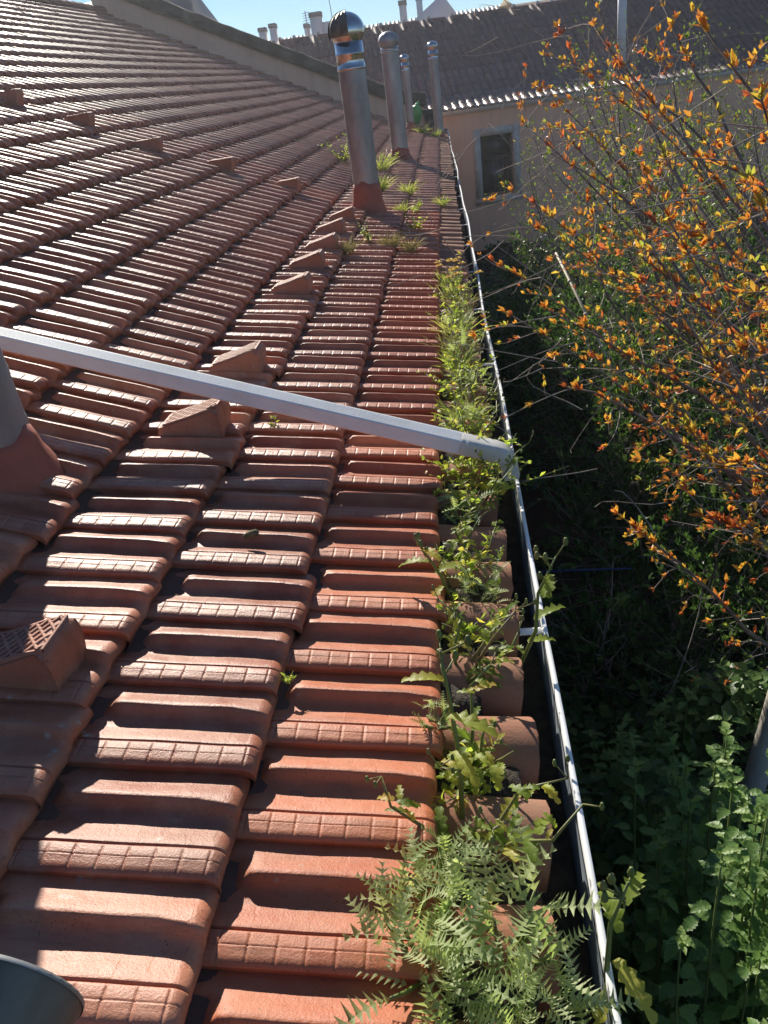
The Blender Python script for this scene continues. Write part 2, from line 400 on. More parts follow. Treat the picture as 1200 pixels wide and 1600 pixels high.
# cross profile of a tile: s runs from the far side (0) to the near side (1)
HS = np.array([-.045, 0.0, 0.03, 0.06, 0.10, 0.15, 0.21, 0.27, 0.31, 0.335, 0.352, 0.385, 0.42, 0.50, 0.57, 0.65, 0.72, 0.742, 0.748, 0.762, 0.768, 0.79, 0.88, 0.955, 0.985, 1.0])
HH = np.array([.002, .003, .0035, .004, .0060, .0100, .0155, .0210, .0238, .0235, .0185, .0055, .0020, .0022, .0070, .0135, .0185, .0190, .0145, .0145, .0200, .0215, .0222, .0215, .0190, .0145])
def tile_geo(hi, seed, L_=L):
    rg = np.random.default_rng(seed)
    if hi:
        s = np.unique(np.concatenate([HS, [0.18, 0.24, 0.29, 0.325, 0.343, 0.37, 0.40, 0.46, 0.535, 0.61, 0.685, 0.735, 0.775, 0.852, 0.860, 0.866, 0.872, 0.878, 0.886, 0.93, 0.97]]))
        gro = -0.02 - 0.043 * np.arange(8) - 0.006
        a = np.unique(np.concatenate([[0, -.0006, -.002, -.0045, -.008, -.013, -.019, -.028, -.05, -.08, -L_ + .03, -L_ + .012, -L_, -L_ - .012, -L_ - .035], gro - .0055, gro - .0026, gro - .0009, gro + .0009, gro + .0026, gro + .0055]))[::-1]
    else:
        s = np.array([-.045, 0.06, 0.13, 0.21, 0.31, 0.335, 0.352, 0.395, 0.50, 0.66, 0.742, 0.755, 0.768, 0.81, 0.97, 1.0])
        gro = np.array([])
        a = np.array([0, -.002, -.008, -.024, -.06, -L_ * 0.6, -L_, -L_ - .03])
    A, Sg = np.meshgrid(a, s, indexing='ij')
    fl = smooth01((A + 0.085) / 0.075)                  # the plain roll flares at the nose
    Sw = Sg - 0.045 * fl * np.exp(-((Sg - 0.36) / 0.10) ** 2)
    h = np.interp(Sw, HS, HH) * 1.14
    rollmask = smooth01((Sg - 0.12) / 0.06) * (1 - smooth01((Sg - 0.40) / 0.03))
    start = smooth01((A + L_ - 0.004) / 0.03)
    h = h * (1 - rollmask * (1 - start))
    if hi:
        inst = ((Sg > 0.775) & (Sg < 0.985))
        gd = np.full(A.shape, 1.0)
        for q in gro:
            gd = np.minimum(gd, np.clip((np.abs(A - q) - .0010) / .0015, 0, 1))
        h = h - inst * 0.0014 * (1 - gd)
        h = h - np.clip(1 - np.abs(Sg - 0.869) / 0.007, 0, 1) * 0.0014
        h = h + 0.0009 * np.sin(A * 31 + seed) * np.sin(Sg * 9 + seed * 1.7) + rg.normal(0, 0.00018, A.shape)
    r_ = 0.028
    t = np.clip((A + r_) / r_, 0, 1)
    h = h - (r_ - np.sqrt(np.maximum(r_ * r_ - (t * r_) ** 2, 0))) * 0.92
    c = h - 0.0262 - 0.038 * (-A / L_)
    b = (1 - Sg) * W
    b = b + 0.003 * np.sin(seed * 2.3) * 0
    top = np.stack([A, b, c], -1)
    m = MB()
    m.sheet(top[:, ::-1])
    # nose skirt and near-side skirt
    e = top[0]; lo = e.copy(); lo[:, 2] = -0.072; lo[:, 0] -= 0.012
    m.sheet(np.stack([lo[::-1], e[::-1]]))
    e = top[:, -1]; lo = e.copy(); lo[:, 2] -= 0.018; lo[:, 1] += 0.0035
    m.sheet(np.stack([e[::-1], lo[::-1]]))
    return m

hi_meshes = [tile_geo(True, k).mesh('roof_tile', M['tile'], True) for k in range(6)]
hi_new = [tile_geo(True, 20 + k).mesh('roof_tile', M['tile_new'], True) for k in range(4)]
lo_geo = tile_geo(False, 0)
LV = np.concatenate(lo_geo.v); LF = np.concatenate(lo_geo.f4)

specs = []
for i in range(NC):
    x0, z0, x1, z1 = PX[i], PZ[i], PX[i + 1], PZ[i + 1]
    dn = Vector((x0 - x1, 0, z0 - z1)).normalized()
    for n in range(-9, 97):
        y = (n - (0.5 if i % 2 else 0.0)) * W
        if y + W > YP - 0.01: continue
        specs.append((i, n, y, dn))
def area(sp):
    i, n, y, dn = sp
    P = Vector((PX[i], y + W / 2, PZ[i] + float(sag(y)))) - dn * (L / 2)
    u, v, z = project(P)
    if z < 0.2: return 0
    if u < -150 or u > 1000 or v < -40 or v > 1800: return 0
    nn = Vector((-dn.z, 0, dn.x)); vd = (CAM - P)
    return max(0, nn.dot(vd.normalized())) / (z * z) * (1.0 if (0 < u < 1200 and v < 1600) else 0.35)
ar = [area(sp) for sp in specs]
order = np.argsort(-np.array(ar))
near = set(int(k) for k in order[:300])
field = MB()
Yax = Vector((0, 1, 0))
for k, (i, n, y, dn) in enumerate(specs):
    zs = float(sag(y + W / 2)); sl = float(sag(y + W) - sag(y)) / W
    rt = random.Random(k * 13 + 5)
    yax = Vector((0, 1, sl)).normalized()
    nrm = dn.cross(yax).normalized()
    tilt = rt.uniform(-0.010, 0.008); yaw = rt.uniform(-0.011, 0.011)
    slip = 0.0
    if rt.random() < 0.05: yaw *= 2.6; slip = rt.uniform(0.006, 0.02)
    dx = (dn + nrm * tilt + yax * yaw).normalized()
    yx = (yax - dx * yax.dot(dx) + nrm * rt.uniform(-0.016, 0.016)).normalized()
    nz = dx.cross(yx).normalized(); yx = nz.cross(dx)
    o = Vector((PX[i], y + rt.uniform(-.0015, .0015), PZ[i] + zs)) + dn * (rt.uniform(-.007, .006) + slip) + nrm * rt.uniform(-.0015, .0015)
    if k in near:
        me = (hi_new if i == 0 else hi_meshes)[rt.randrange(4 if i == 0 else 6)]
        place('roof_tile', me, roof, frame(dx, yx, nz, o))
    else:
        B = np.array([dx[:], yx[:], nz[:]])
        field.add(LV @ B + np.array(o[:]), f4=LF, tint=rt.random())
field.build('roof_tile_field', M['tile_field'], roof, False, dict(kind='stuff'))

# ridge tiles
def barrel(r0, r1, length, th=0.014, n=10, flip=False, arc=math.pi, m=6):
    """half-round clay tile, axis along -x from the nose at x=0; r0 radius at the nose"""
    b = MB()
    a = np.linspace(-arc / 2, arc / 2, n)
    xs_ = np.linspace(0, -length, m)
    rr = np.interp(-xs_, [0, length], [r0, r1])
    sg = -1 if flip else 1
    def surf(dr):
        return np.stack([np.broadcast_to(xs_[:, None], (m, n)), (rr[:, None] + dr) * np.sin(a)[None, :], sg * ((rr[:, None] + dr) * np.cos(a)[None, :])], -1)
    o_, i_ = surf(0), surf(-th)
    if sg > 0:
        b.sheet(o_); b.sheet(i_[:, ::-1])
    else:
        b.sheet(o_[:, ::-1]); b.sheet(i_)
    b.sheet(np.stack([i_[0], o_[0]])); b.sheet(np.stack([o_[-1], i_[-1]]))
    b.sheet(np.stack([o_[:, 0], i_[:, 0]])); b.sheet(np.stack([i_[:, -1], o_[:, -1]]))
    return b
rm = barrel(0.13, 0.12, 0.44, 0.016, 9, m=3).mesh('ridge_tile', M['tile_old'], True)
y = 8.0
while y < YP - 0.1:
    m4 = frame(Vector((0, -1, 0)), Vector((1, 0, 0)), Vector((0, 0, 1)), (XR, y, ZR - 0.05 + float(sag(y))))
    place('ridge_tile', rm, roof, m4); y += 0.40

# eave course of old barrel tiles under the lowest flat tiles
bms = []
for k in range(4):
    b = barrel(0.082 + 0.004 * (k % 2), 0.066, 0.44, 0.015, 13, m=7)
    v = b.v
    b.v = [x + np.random.default_rng(k).normal(0, 0.0010, x.shape) for x in v]
    bms.append(b.mesh('eave_tile', M['tile_old'], True))
cms = barrel(0.085, 0.095, 0.42, 0.014, 9, True, m=4).mesh('eave_channel_tile', M['tile_old'], True)
ea = R(11.0)
ed = Vector((math.cos(ea), 0, -math.sin(ea))); en = Vector((math.sin(ea), 0, math.cos(ea)))
k = 0
y = -1.1
while y < YP - 0.15:
    rt = random.Random(k + 900)
    xe = 0.165 + rt.uniform(-.012, .012)
    zoff = -0.142 + float(sag(y))
    yaw = rt.uniform(-0.05, 0.05)
    dxx = (ed + Yax * yaw).normalized(); yx = en.cross(dxx).normalized()
    place('eave_tile', bms[rt.randrange(4)], house, frame(dxx, yx, en, (xe, y, zoff + rt.uniform(-.006, .006))))
    place('eave_channel_tile', cms, house, frame(ed, Yax, en, (xe - 0.03, y + 0.1, zoff + 0.075)))
    y += 0.2 + rt.uniform(-.008, .008); k += 1
# soil washed in between the two kinds of tile
so = MB()
ny = 420
yv = np.linspace(-1.0, 5.2, ny); xv = np.linspace(-0.015, 0.125, 10)
gx, gy = np.meshgrid(xv, yv, indexing='ij')
gz = -0.066 - 0.30 * (gx) + 0.018 * np.sin(gy * 31.4 + 1.2) + 0.012 * np.sin(gy * 11 + gx * 30) + rng.normal(0, 0.004, gx.shape) + sag(gy)
gz = np.where(gx < 0.0, -0.055, gz)
gx = gx + np.where(gx > 0.09, 0.03 * np.sin(gy * 7.3) + 0.02 * np.sin(gy * 17.1), 0)
so.sheet(np.stack([gx, gy, gz], -1)[:, ::-1])
so.build('soil', M['dirt'], house, True, dict(kind='stuff'))

# parapet that closes the far gable end
def parapet_strip(z_lo, z_hi, y0, y1, name, mat, x_end, wob=0.0):
    m = MB()
    X = np.concatenate([np.linspace(XR - 0.2, x_end, 40)])
    zb = zroof(X) + float(sag(YP))
    rgx = np.random.default_rng(5).normal(0, wob, X.shape) if wob else 0
    lo, hi = zb + z_lo, zb + z_hi + rgx
    sec = np.stack([np.stack([X, np.full_like(X, y0), lo], -1), np.stack([X, np.full_like(X, y0), hi], -1), np.stack([X, np.full_like(X, y1), hi], -1), np.stack([X, np.full_like(X, y1), lo], -1), np.stack([X, np.full_like(X, y0), lo], -1)])
    m.sheet(sec)
    for q in (0, -1):
        e = sec[:4, q]
        m.add(e, f4=[[0, 1, 2, 3]] if q else [[3, 2, 1, 0]])
    return m.build(name, mat, house)
parapet_strip(-1.2, 0.39, YP, YP + 0.28, 'parapet_wall', M['pink'], -0.35)
parapet_strip(0.391, 0.445, YP - 0.05, YP + 0.33, 'coping_moulding', M['coping'], -0.32, 0.004)
parapet_strip(0.446, 0.70, YP - 0.09, YP + 0.37, 'parapet_coping', M['coping'], -0.28, 0.01)
pe = MB(); pe.box((-0.34, YP - 0.1, -0.1), (-0.02, YP + 0.3, 0.42)); pe.box((-0.38, YP - 0.13, 0.421), (0.02, YP + 0.34, 0.52))
pe.build('parapet_end_block', M['coping'], house)
gv = MB(); gv.box((XR - 6, YP + 0.01, -3.2), (0.05, YP + 0.27, 0.2)); gv.build('gable_wall', M['pink'], house)

# vent tiles: wedge hoods with a lattice on the sloping top
def vent_mesh():
    m = MB()
    Lw, wd, ht = 0.27, 0.165, 0.112
    # body: sloping top rising towards the down-slope end (+x), slightly rounded front
    prof_ = np.array([[-Lw, 0.0], [-Lw * 0.5, ht * 0.52], [-0.03, ht * 0.985], [-0.012, ht], [0.0, ht * 0.97], [0.012, ht * 0.80], [0.022, 0.05], [0.024, -0.03]])
    yv_ = np.array([0, 0.012, 0.05, wd - 0.05, wd - 0.012, wd]) - wd / 2
    dz = np.array([-0.012, 0, 0.003, 0.003, 0, -0.012])
    g_ = np.stack([np.broadcast_to(prof_[:, 0][:, None], (len(prof_), 6)), np.broadcast_to(yv_[None, :], (len(prof_), 6)), prof_[:, 1][:, None] + dz[None, :] * np.clip(prof_[:, 1][:, None] / 0.03, 0, 1)], -1)
    m.sheet(g_)
    for side in (0, 5):
        top = g_[:, side]; lo = top.copy(); lo[:, 2] = -0.04
        m.sheet(np.stack([top, lo]) if side == 5 else np.stack([lo, top]))
    me = m.mesh('vent_tile', M['vent'], False)
    bm = bmesh.new(); bm.from_mesh(me); bmesh.ops.remove_doubles(bm, verts=bm.verts, dist=1e-4)
    ed = [e for e in bm.edges if len(e.link_faces) == 2 and e.calc_face_angle(0) > 0.5]
    bmesh.ops.bevel(bm, geom=ed, offset=0.007, segments=2, profile=0.5, affect='EDGES')
    for f in bm.faces: f.smooth = True
    bm.to_mesh(me); bm.free()
    return me
def lattice_mesh():
    m = MB()
    Lw, wd, ht = 0.27, 0.165, 0.112
    sl = math.atan2(ht * 0.47, Lw * 0.5 - 0.03)
    def topz(x): return np.interp(x, [-Lw, -Lw * 0.5, -0.03, 0], [0, ht * 0.52, ht * 0.985, ht])
    def bar(x0, y0, x1, y1, w=0.0045, h=0.007):
        n = 5
        t = np.linspace(0, 1, n); X = x0 + (x1 - x0) * t; Yv = y0 + (y1 - y0) * t
        dxy = np.array([x1 - x0, y1 - y0]); dxy /= np.linalg.norm(dxy); px, py = -dxy[1] * w, dxy[0] * w
        Z = topz(X)
        sec = np.stack([np.stack([X - px, Yv - py, Z - .004], -1), np.stack([X - px, Yv - py, Z + h], -1), np.stack([X + px, Yv + py, Z + h], -1), np.stack([X + px, Yv + py, Z - .004], -1)])
        m.sheet(sec)
    hw = wd / 2 - 0.012
    for s in (-1, 1):
        bar(-Lw + 0.02, s * hw, -0.012, s * hw)
        for q in np.arange(-Lw - 0.05, 0, 0.036):
            x0 = q; x1 = q + 2 * hw * 0.8
            ya, yb = -hw * s, hw * s
            if x0 < -Lw + 0.02:
                f = (-Lw + 0.02 - x0) / (x1 - x0)
                if f >= 1: continue
                ya = ya + (yb - ya) * f; x0 = -Lw + 0.02
            if x1 > -0.014:
                f = (-0.014 - x0) / (x1 - x0)
                yb = ya + (yb - ya) * f; x1 = -0.014
            if x1 - x0 > 0.012: bar(x0, ya, x1, yb)
    bar(-0.014, -hw, -0.0139, hw); bar(-Lw + 0.02, -hw, -Lw + 0.0201, hw)
    return m.mesh('lattice', M['vent'], False)
vm, lm = vent_mesh(), lattice_mesh()
vents = [(-0.79, 0.48), (-0.78, 1.70), (-0.78, 2.33), (-0.78, 3.64), (-0.79, 4.29), (-0.78, 4.91), (-0.80, 5.56), (-0.79, 6.20), (-1.36, 7.00), (-1.89, 6.82), (-2.40, 6.50), (-2.94, 6.50), (-3.44, 6.38)]
for (x, y) in vents:
    th = T1 if x > PX[3] else T2
    dn = Vector((math.cos(th), 0, -math.sin(th))); nn = Vector((math.sin(th), 0, math.cos(th)))
    rt = random.Random(int(y * 100) + 3)
    zz = float(zroof(x)) + float(sag(y)) - 0.012
    dn = (dn + Yax * rt.uniform(-.04, .04)).normalized(); yx = nn.cross(dn).normalized()
    sc_ = 1.0 + rt.uniform(-.04, .06)
    f4 = frame(dn, yx, nn, (x + 0.055, y + 0.03, zz - 0.055 * math.tan(th))) @ Matrix.Diagonal((0.70 * sc_, 0.74, 0.82, 1))
    o = place('vent_tile', vm, house, f4)
    l = bpy.data.objects.new('lattice', lm); col.objects.link(l); l.parent = o

# ------------------------------------------------------------------ gutter
gut = thing('roof_gutter', (0.19, 9.0, -0.23), 'long white lipped rain gutter along the weedy eave', 'gutter')
yg = np.linspace(-1.2, YP - 0.5, 120)
wv = 0.006 * np.sin(yg * 1.1) + 0.004 * np.sin(yg * 2.7 + 1) + np.interp(yg, [-1, 0, 3, 5, 12, 20], [0.0, 0.0, 0.012, 0.016, 0.01, -0.045])
def strip(secpts, name, mat, parent, y=yg, wob=wv):
    m = MB()
    sx = np.array(secpts, float)
    gsh = np.stack([sx[:, 0][:, None] + wob[None, :], np.broadcast_to(y[None, :], (len(sx), len(y))), sx[:, 1][:, None] + sag(y)[None, :]], -1)
    m.sheet(gsh)
    return m.build(name, mat, parent, False)
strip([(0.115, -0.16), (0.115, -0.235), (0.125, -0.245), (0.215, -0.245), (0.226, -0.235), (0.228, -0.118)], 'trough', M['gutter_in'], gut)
strip([(0.2300, -0.13), (0.2305, -0.0965), (0.2315, -0.0955), (0.2400, -0.0962), (0.2408, -0.0975), (0.2405, -0.109), (0.2380, -0.110), (0.2380, -0.235), (0.228, -0.252), (0.112, -0.252)], 'lip', rough_mat('white_gutter_lip', (0.78, 0.78, 0.77), (0.88, 0.88, 0.87), 9.0, 0.6, 0.2, 50.0, 0.001, 0.2, c3=(0.86, 0.86, 0.85)), gut)
m = MB(); xs_ = np.linspace(0.12, 0.222, 7)
yd = np.linspace(-1.2, YP - 0.5, 500)
gx, gy = np.meshgrid(xs_, yd, indexing='ij')
gz = -0.225 + 0.008 * np.sin(gy * 9) * np.sin(gx * 40) + rng.normal(0, 0.004, gx.shape) + sag(gy)
wob2 = np.interp(yd, yg, wv)
m.sheet(np.stack([gx + wob2[None, :], gy, gz], -1)[:, ::-1])
m.build('debris', M['dirt'], gut, True, dict(kind='stuff'))
for y in list(np.arange(0.90, 19.5, 1.02)):
    m = MB(); wy = float(np.interp(y, yg, wv)); sz = float(sag(y))
    m.box((0.105 + wy, y - 0.012, -0.113 + sz), (0.238 + wy, y + 0.012, -0.109 + sz))
    m.box((0.1052 + wy, y - 0.011, -0.18 + sz), (0.109 + wy, y + 0.011, -0.1135 + sz))
    m.build('bracket', M['white_metal'], gut)

# ------------------------------------------------------------------ white ribbed downpipe across the tiles
A_ = Vector((-1.62, 1.82, 0.595)); B_ = Vector((0.095, 1.65, 0.062))
dp = thing('downpipe', (0.055, 1.655, 0.05), 'white ribbed rectangular downpipe lying diagonally across the clay tiles', 'downpipe')
ax = (B_ - A_).normalized(); side = Vector((0, 0, 1)).cross(ax).normalized(); up = ax.cross(side).normalized()
hw, hh = 0.037, 0.026
sec = []
nr = 7
for q in range(nr):          # ribbed top and bottom
    t0 = -hw + 0.008 + (2 * hw - 0.016) * q / nr; t1 = -hw + 0.008 + (2 * hw - 0.016) * (q + 1) / nr; mid = (t0 + t1) / 2
    sec += [(t0, hh - 0.0028), (t0 + 0.0015, hh), (t1 - 0.0028, hh), (t1 - 0.0010, hh - 0.0028)]
def ring(secp): return np.array(secp)
topp = [(-hw, hh - 0.006), (-hw + 0.003, hh - 0.001), (-hw + 0.006, hh)] + sec + [(hw - 0.006, hh), (hw - 0.003, hh - 0.001), (hw, hh - 0.006)]
nside = 4
rs = []
for q in range(nside):
    t0 = hh - 0.009 - (2 * hh - 0.018) * q / nside; t1 = hh - 0.009 - (2 * hh - 0.018) * (q + 1) / nside
    rs += [(hw, t0), (hw - 0.0006, t0 - 0.0015), (hw - 0.0006, t1 + 0.002), (hw, t1 + 0.001)]
secf = topp + rs + [(hw, -hh + 0.005), (hw - 0.005, -hh), (-hw + 0.005, -hh), (-hw, -hh + 0.005)] + [(-a, b) for a, b in rs[::-1]]
sf = np.array(secf + [secf[0]])
def sweep(pts, scale=1.0, secp=sf, sides=None):
    gsh = []
    for q, p in enumerate(pts):
        s_, u_ = sides[q]
        gsh.append(np.array(p) + scale * (secp[:, 0][:, None] * np.array(s_) + secp[:, 1][:, None] * np.array(u_)))
    return np.array(gsh)
m = MB(); gsh = sweep([A_[:], ((A_ + B_) / 2)[:], B_[:]], 1.0, sf, [(side[:], up[:])] * 3)
m.sheet(gsh.transpose(1, 0, 2))
m.build('pipe', M['white_metal'], dp)
# corrugated elbow that turns down into the gutter
m = MB(); pts = []; sd = []
nb = 22
p0 = np.array((B_ - ax * 0.03)[:]); a0 = math.atan2(-ax.z, ax.x)
cur = p0.copy()
for q in range(nb + 1):
    t = q / nb
    ang = a0 + (math.radians(84) - a0) * float(smooth01((t - 0.45) / 0.4))
    dv = Vector((math.cos(ang), ax.y * (1 - t), -math.sin(ang))).normalized()
    s_ = Vector((0, 1, 0)); s_ = (s_ - dv * s_.dot(dv)).normalized(); u_ = dv.cross(s_).normalized()
    pts.append(cur.copy()); sd.append((s_[:], u_[:])); cur = cur + np.array(dv[:]) * 0.0102
rnd = np.array([(math.copysign(abs(math.cos(t)) ** 0.5, math.cos(t)) * 0.038, math.copysign(abs(math.sin(t)) ** 0.35, math.sin(t)) * 0.0275) for t in np.linspace(0, 2 * math.pi, 29)])
gs = []
for q, p in enumerate(pts):
    sc_ = 1.0 + (0.05 if q % 2 else 0.0)
    gs.append(np.array(p) + sc_ * (rnd[:, 0][:, None] * np.array(sd[q][0]) + rnd[:, 1][:, None] * np.array(sd[q][1])))
m.sheet(np.array(gs).transpose(1, 0, 2))
m.build('elbow', M['cream_pvc'], dp, True)

# ------------------------------------------------------------------ flues
def flue(name, base, r, h_flash, h_body, label, cowl='dome', flare=1.5, face=0.0, lean=(0, 0), seams=True, collar=0.2):
    base = Vector(base)
    root = thing(name, base[:], label, 'flue', 'metal flue pipes standing on the tile roof')
    def shear(mb):
        mb.v = [v + np.stack([(v[:, 2] - base.z) * lean[0], (v[:, 2] - base.z) * lean[1], 0 * v[:, 2]], -1) for v in mb.v]
        return mb
    m = MB()
    # painted flashing that flares onto the tiles
    pr = [(r * flare * 1.25, -0.10), (r * flare * 1.12, -0.04), (r * flare, 0.0), (r * (0.62 + 0.38 * flare) * 1.03, h_flash * 0.35), (r * 1.09, h_flash * 0.75), (r * 1.035, h_flash), (r * 0.98, h_flash + 0.002)]
    m.lathe(pr, 40, base[:])
    v = m.v[0]; rg_ = np.random.default_rng(int(abs(base.y) * 10))
    dx_ = v[:, 0] - base.x
    wgt = np.clip(1 - (v[:, 2] - base.z) / h_flash, 0, 1)
    v[:, 2] -= wgt * dx_ * math.tan(T1 if base.x > PX[3] else T2) * 0.9
    edge = np.repeat(np.array([0, 0, 0, 0, 0.3, 1, 1]), 40)
    th_ = np.tile(np.arange(40) * 2 * math.pi / 40, 7)
    v[:, 2] += edge * (0.014 * np.sin(th_ * 3 + base.y) + 0.008 * np.sin(th_ * 7 + 1))
    shear(m).build('flashing', M['red_paint'], root, True)
    # spiral-seamed body
    m = MB(); nz = int(h_body / 0.012); n = 40
    zz = np.linspace(h_flash - 0.06, h_body, nz)
    th = np.arange(n + 1) * 2 * math.pi / n
    Z, TH = np.meshgrid(zz, th, indexing='ij')
    ph = (Z / 0.14 - TH / (2 * math.pi)) % 1.0
    RR = r + (0.0028 * np.exp(-((ph - 0.5) / 0.045) ** 2) if seams else 0)
    m.sheet(np.stack([RR * np.cos(TH), RR * np.sin(TH), Z], -1).transpose(1, 0, 2)[::-1] + np.array(base[:]))
    shear(m).build('pipe', M['zinc'], root, True)
    m = MB(); zc = h_body
    m.lathe([(r * 1.0, zc - 0.02), (r * 1.06, zc - 0.018), (r * 1.06, zc), (r * 1.02, zc + 0.004), (r * 1.02, zc + collar * 0.45), (r * 1.06, zc + collar * 0.47), (r * 1.06, zc + collar * 0.53), (r * 1.02, zc + collar * 0.55), (r * 1.02, zc + collar), (r * 0.9, zc + collar + 0.003)], 40, base[:])
    shear(m).build('collar', M['chrome'], root, True)
    zt = zc + collar
    cr = r * (1.3 if cowl == 'swivel' else 1.2)
    if cowl == 'swivel':
        # wind cowl: polished half dome on one side, dark ribbed hood on the other
        m = MB(); a = np.linspace(-0.15, math.pi * 0.5, 14); b = np.linspace(-math.pi * 0.5, math.pi * 0.5, 24)
        Aa, Bb = np.meshgrid(a, b, indexing='ij')
        ca, sa = math.cos(face), math.sin(face)
        X = cr * np.cos(Aa) * np.cos(Bb); Yv = cr * np.cos(Aa) * np.sin(Bb); Z = cr * 0.95 * np.sin(Aa) + zt + cr * 0.42
        m.sheet(np.stack([base.x + X * ca - Yv * sa, base.y + X * sa + Yv * ca, base.z + Z], -1).transpose(1, 0, 2))
        m.lathe([(r * 1.02, zt - 0.01), (cr * 0.99, zt + cr * 0.26), (cr * 0.99, zt + cr * 0.30)], 32, base[:])
        shear(m).build('dome', M['chrome'], root, True)
        hood = MB()
        for q in range(9):
            b0 = math.pi * 0.5 + math.pi * q / 9; b1 = b0 + math.pi / 9 * 1.25
            bb = np.linspace(b0, b1, 5); aa = np.linspace(-0.25, math.pi * 0.5, 10)
            Aa, Bb = np.meshgrid(aa, bb, indexing='ij')
            rr_ = cr * (1.0 + 0.07 * (Bb - b0) / (b1 - b0))
            X = rr_ * np.cos(Aa) * np.cos(Bb); Yv = rr_ * np.cos(Aa) * np.sin(Bb); Z = rr_ * 0.95 * np.sin(Aa) + zt + cr * 0.42
            hood.sheet(np.stack([base.x + X * ca - Yv * sa, base.y + X * sa + Yv * ca, base.z + Z], -1).transpose(1, 0, 2))
        shear(hood).build('ribbed_hood', M['zinc_dark'], root, True)
        k = MB(); k.lathe([(0.0, zt + cr * 1.36), (0.012, zt + cr * 1.36), (0.012, zt + cr * 1.45), (0.0, zt + cr * 1.46)], 10, base[:]); shear(k).build('top_knob', M['chrome'], root, True)
    else:
        m = MB(); pr = [(r * 1.02, zt - 0.005), (cr * 0.98, zt + 0.04), (cr, zt + 0.06)] + [(cr * math.cos(t), zt + 0.06 + cr * 0.85 * math.sin(t)) for t in np.linspace(0.08, math.pi / 2 - 0.02, 12)]
        n = 48; m.lathe(pr, n, base[:])
        v = m.v[0]
        thv = np.arctan2(v[:, 1] - base.y, v[:, 0] - base.x); gz_ = (v[:, 2] - base.z) > zt + 0.03
        sc_ = 1 + gz_ * 0.02 * np.sign(np.sin(thv * 12))
        v[:, 0] = base.x + (v[:, 0] - base.x) * sc_; v[:, 1] = base.y + (v[:, 1] - base.y) * sc_
        shear(m).build('cap', M['zinc'] if cowl == 'dome' else M['chrome'], root, True)
    return root

flue('flue_pipe', (-0.65, 7.0, 0.145), 0.118, 0.22, 1.14, 'tall flue with mirror-bright half dome cowl, nearest of those standing clear of the frame edge', 'swivel', 1.35, face=0.08, lean=(0.0, 0.0))
flue('flue_pipe', (-0.59, 12.3, 0.155), 0.125, 0.12, 1.40, 'grey flue with dull ribbed dome cap, second along the roof', 'dome', 1.5, collar=0.06)
flue('flue_pipe', (-0.62, 18.6, 0.26), 0.085, 0.10, 1.12, 'thin shiny-capped flue half hidden behind the dull domed one', 'shine', 1.4, collar=0.16)
flue('flue_pipe', (0.0, 18.0, 0.03), 0.098, 0.10, 1.48, 'thin flue with small bright cap at the far end of the gutter', 'shine', 1.4, collar=0.16)
flue('flue_pipe', (-1.23, 1.25, float(zroof(-1.23)) - 0.02), 0.125, 0.055, 1.35, 'wide grey flue with red painted base cut off by the left picture edge', 'dome', 1.32, collar=0.1)

# elbow flue close below the camera
ef = thing('elbow_flue', (-0.385, -0.62, 0.08), 'dark dull metal pipe end poking into the bottom left corner', 'flue')
er = 0.084
pts = [(-0.376, -0.250, 0.424), (-0.377, -0.275, 0.420), (-0.379, -0.34, 0.408), (-0.381, -0.42, 0.388), (-0.382, -0.52, 0.35), (-0.385, -0.59, 0.28), (-0.385, -0.62, 0.20), (-0.385, -0.62, 0.02)]
rads = [0.084, 0.080, 0.068, 0.062, 0.062, 0.064, 0.064, 0.064]
m = MB(); m.tube(pts, rads, 40, cap=False); m.build('cowl', metal_mat('weathered_cowl', (0.16, 0.145, 0.11), (0.32, 0.29, 0.23), 0.6, 0.25, 10.0, 0.4, (1, 0.2, 1)), ef, True)
m = MB()
p0, p1 = np.array(pts[0]), np.array(pts[1]); dv = (p0 - p1) / np.linalg.norm(p0 - p1)
m.tube([p0 - dv * 0.002, p0 + dv * 0.002, p0 + dv * 0.0021, p0 - dv * 0.0021], [er + 0.001, er + 0.001, er - 0.002, er - 0.002], 40, cap=False)
m.build('rim', M['zinc'], ef, True)
m = MB(); m.tube(np.array(pts)[:4], np.array(rads[:4]) - 0.003, 40, cap=False); m.tube([np.array(pts[3]), np.array(pts[3]) + [0, -0.002, 0]], [0.063, 0.063], 40, cap=True); m.build('liner', M['zinc_dark'], ef, True)
er = 0.064
m = MB(); m.lathe([(er * 1.7, -0.02), (er * 1.5, 0.02), (er * 1.08, 0.09), (er * 1.0, 0.092)], 30, (-0.385, -0.62, 0.09)); m.build('flashing', M['red_paint'], ef, True)

# ------------------------------------------------------------------ house behind, with the pink wall
PHI = R(9.0)
bd = Vector((math.cos(PHI), math.sin(PHI), 0)); bn = Vector((math.sin(PHI), -math.cos(PHI), 0))   # along the wall, towards the camera
B0 = Vector((-0.45, 22.0, 0.0))
def bw(u, v, z):                      # u along the wall, v out of the wall towards the camera
    p = B0 + bd * u + bn * v; return (p.x, p.y, z)
bh = thing('house', bw(4, -2, -3.2), 'pink rendered house with a dark tile roof behind the far end of the gutter', 'house')
def wbox(u0, u1, v0, v1, z0, z1):
    return MB().add([bw(u0, v1, z0), bw(u1, v1, z0), bw(u1, v0, z0), bw(u0, v0, z0), bw(u0, v1, z1), bw(u1, v1, z1), bw(u1, v0, z1), bw(u0, v0, z1)],
                    f4=[[0, 3, 2, 1], [4, 5, 6, 7], [0, 1, 5, 4], [1, 2, 6, 5], [2, 3, 7, 6], [3, 0, 4, 7]])
def multi(lst):
    m = MB()
    for a in lst:
        q = wbox(*a); m.add(q.v[0], f4=q.f4[0])
    return m
EZ = 0.42
wu0, wu1, wz0, wz1 = 1.50, 2.38, -1.86, -0.34      # window opening
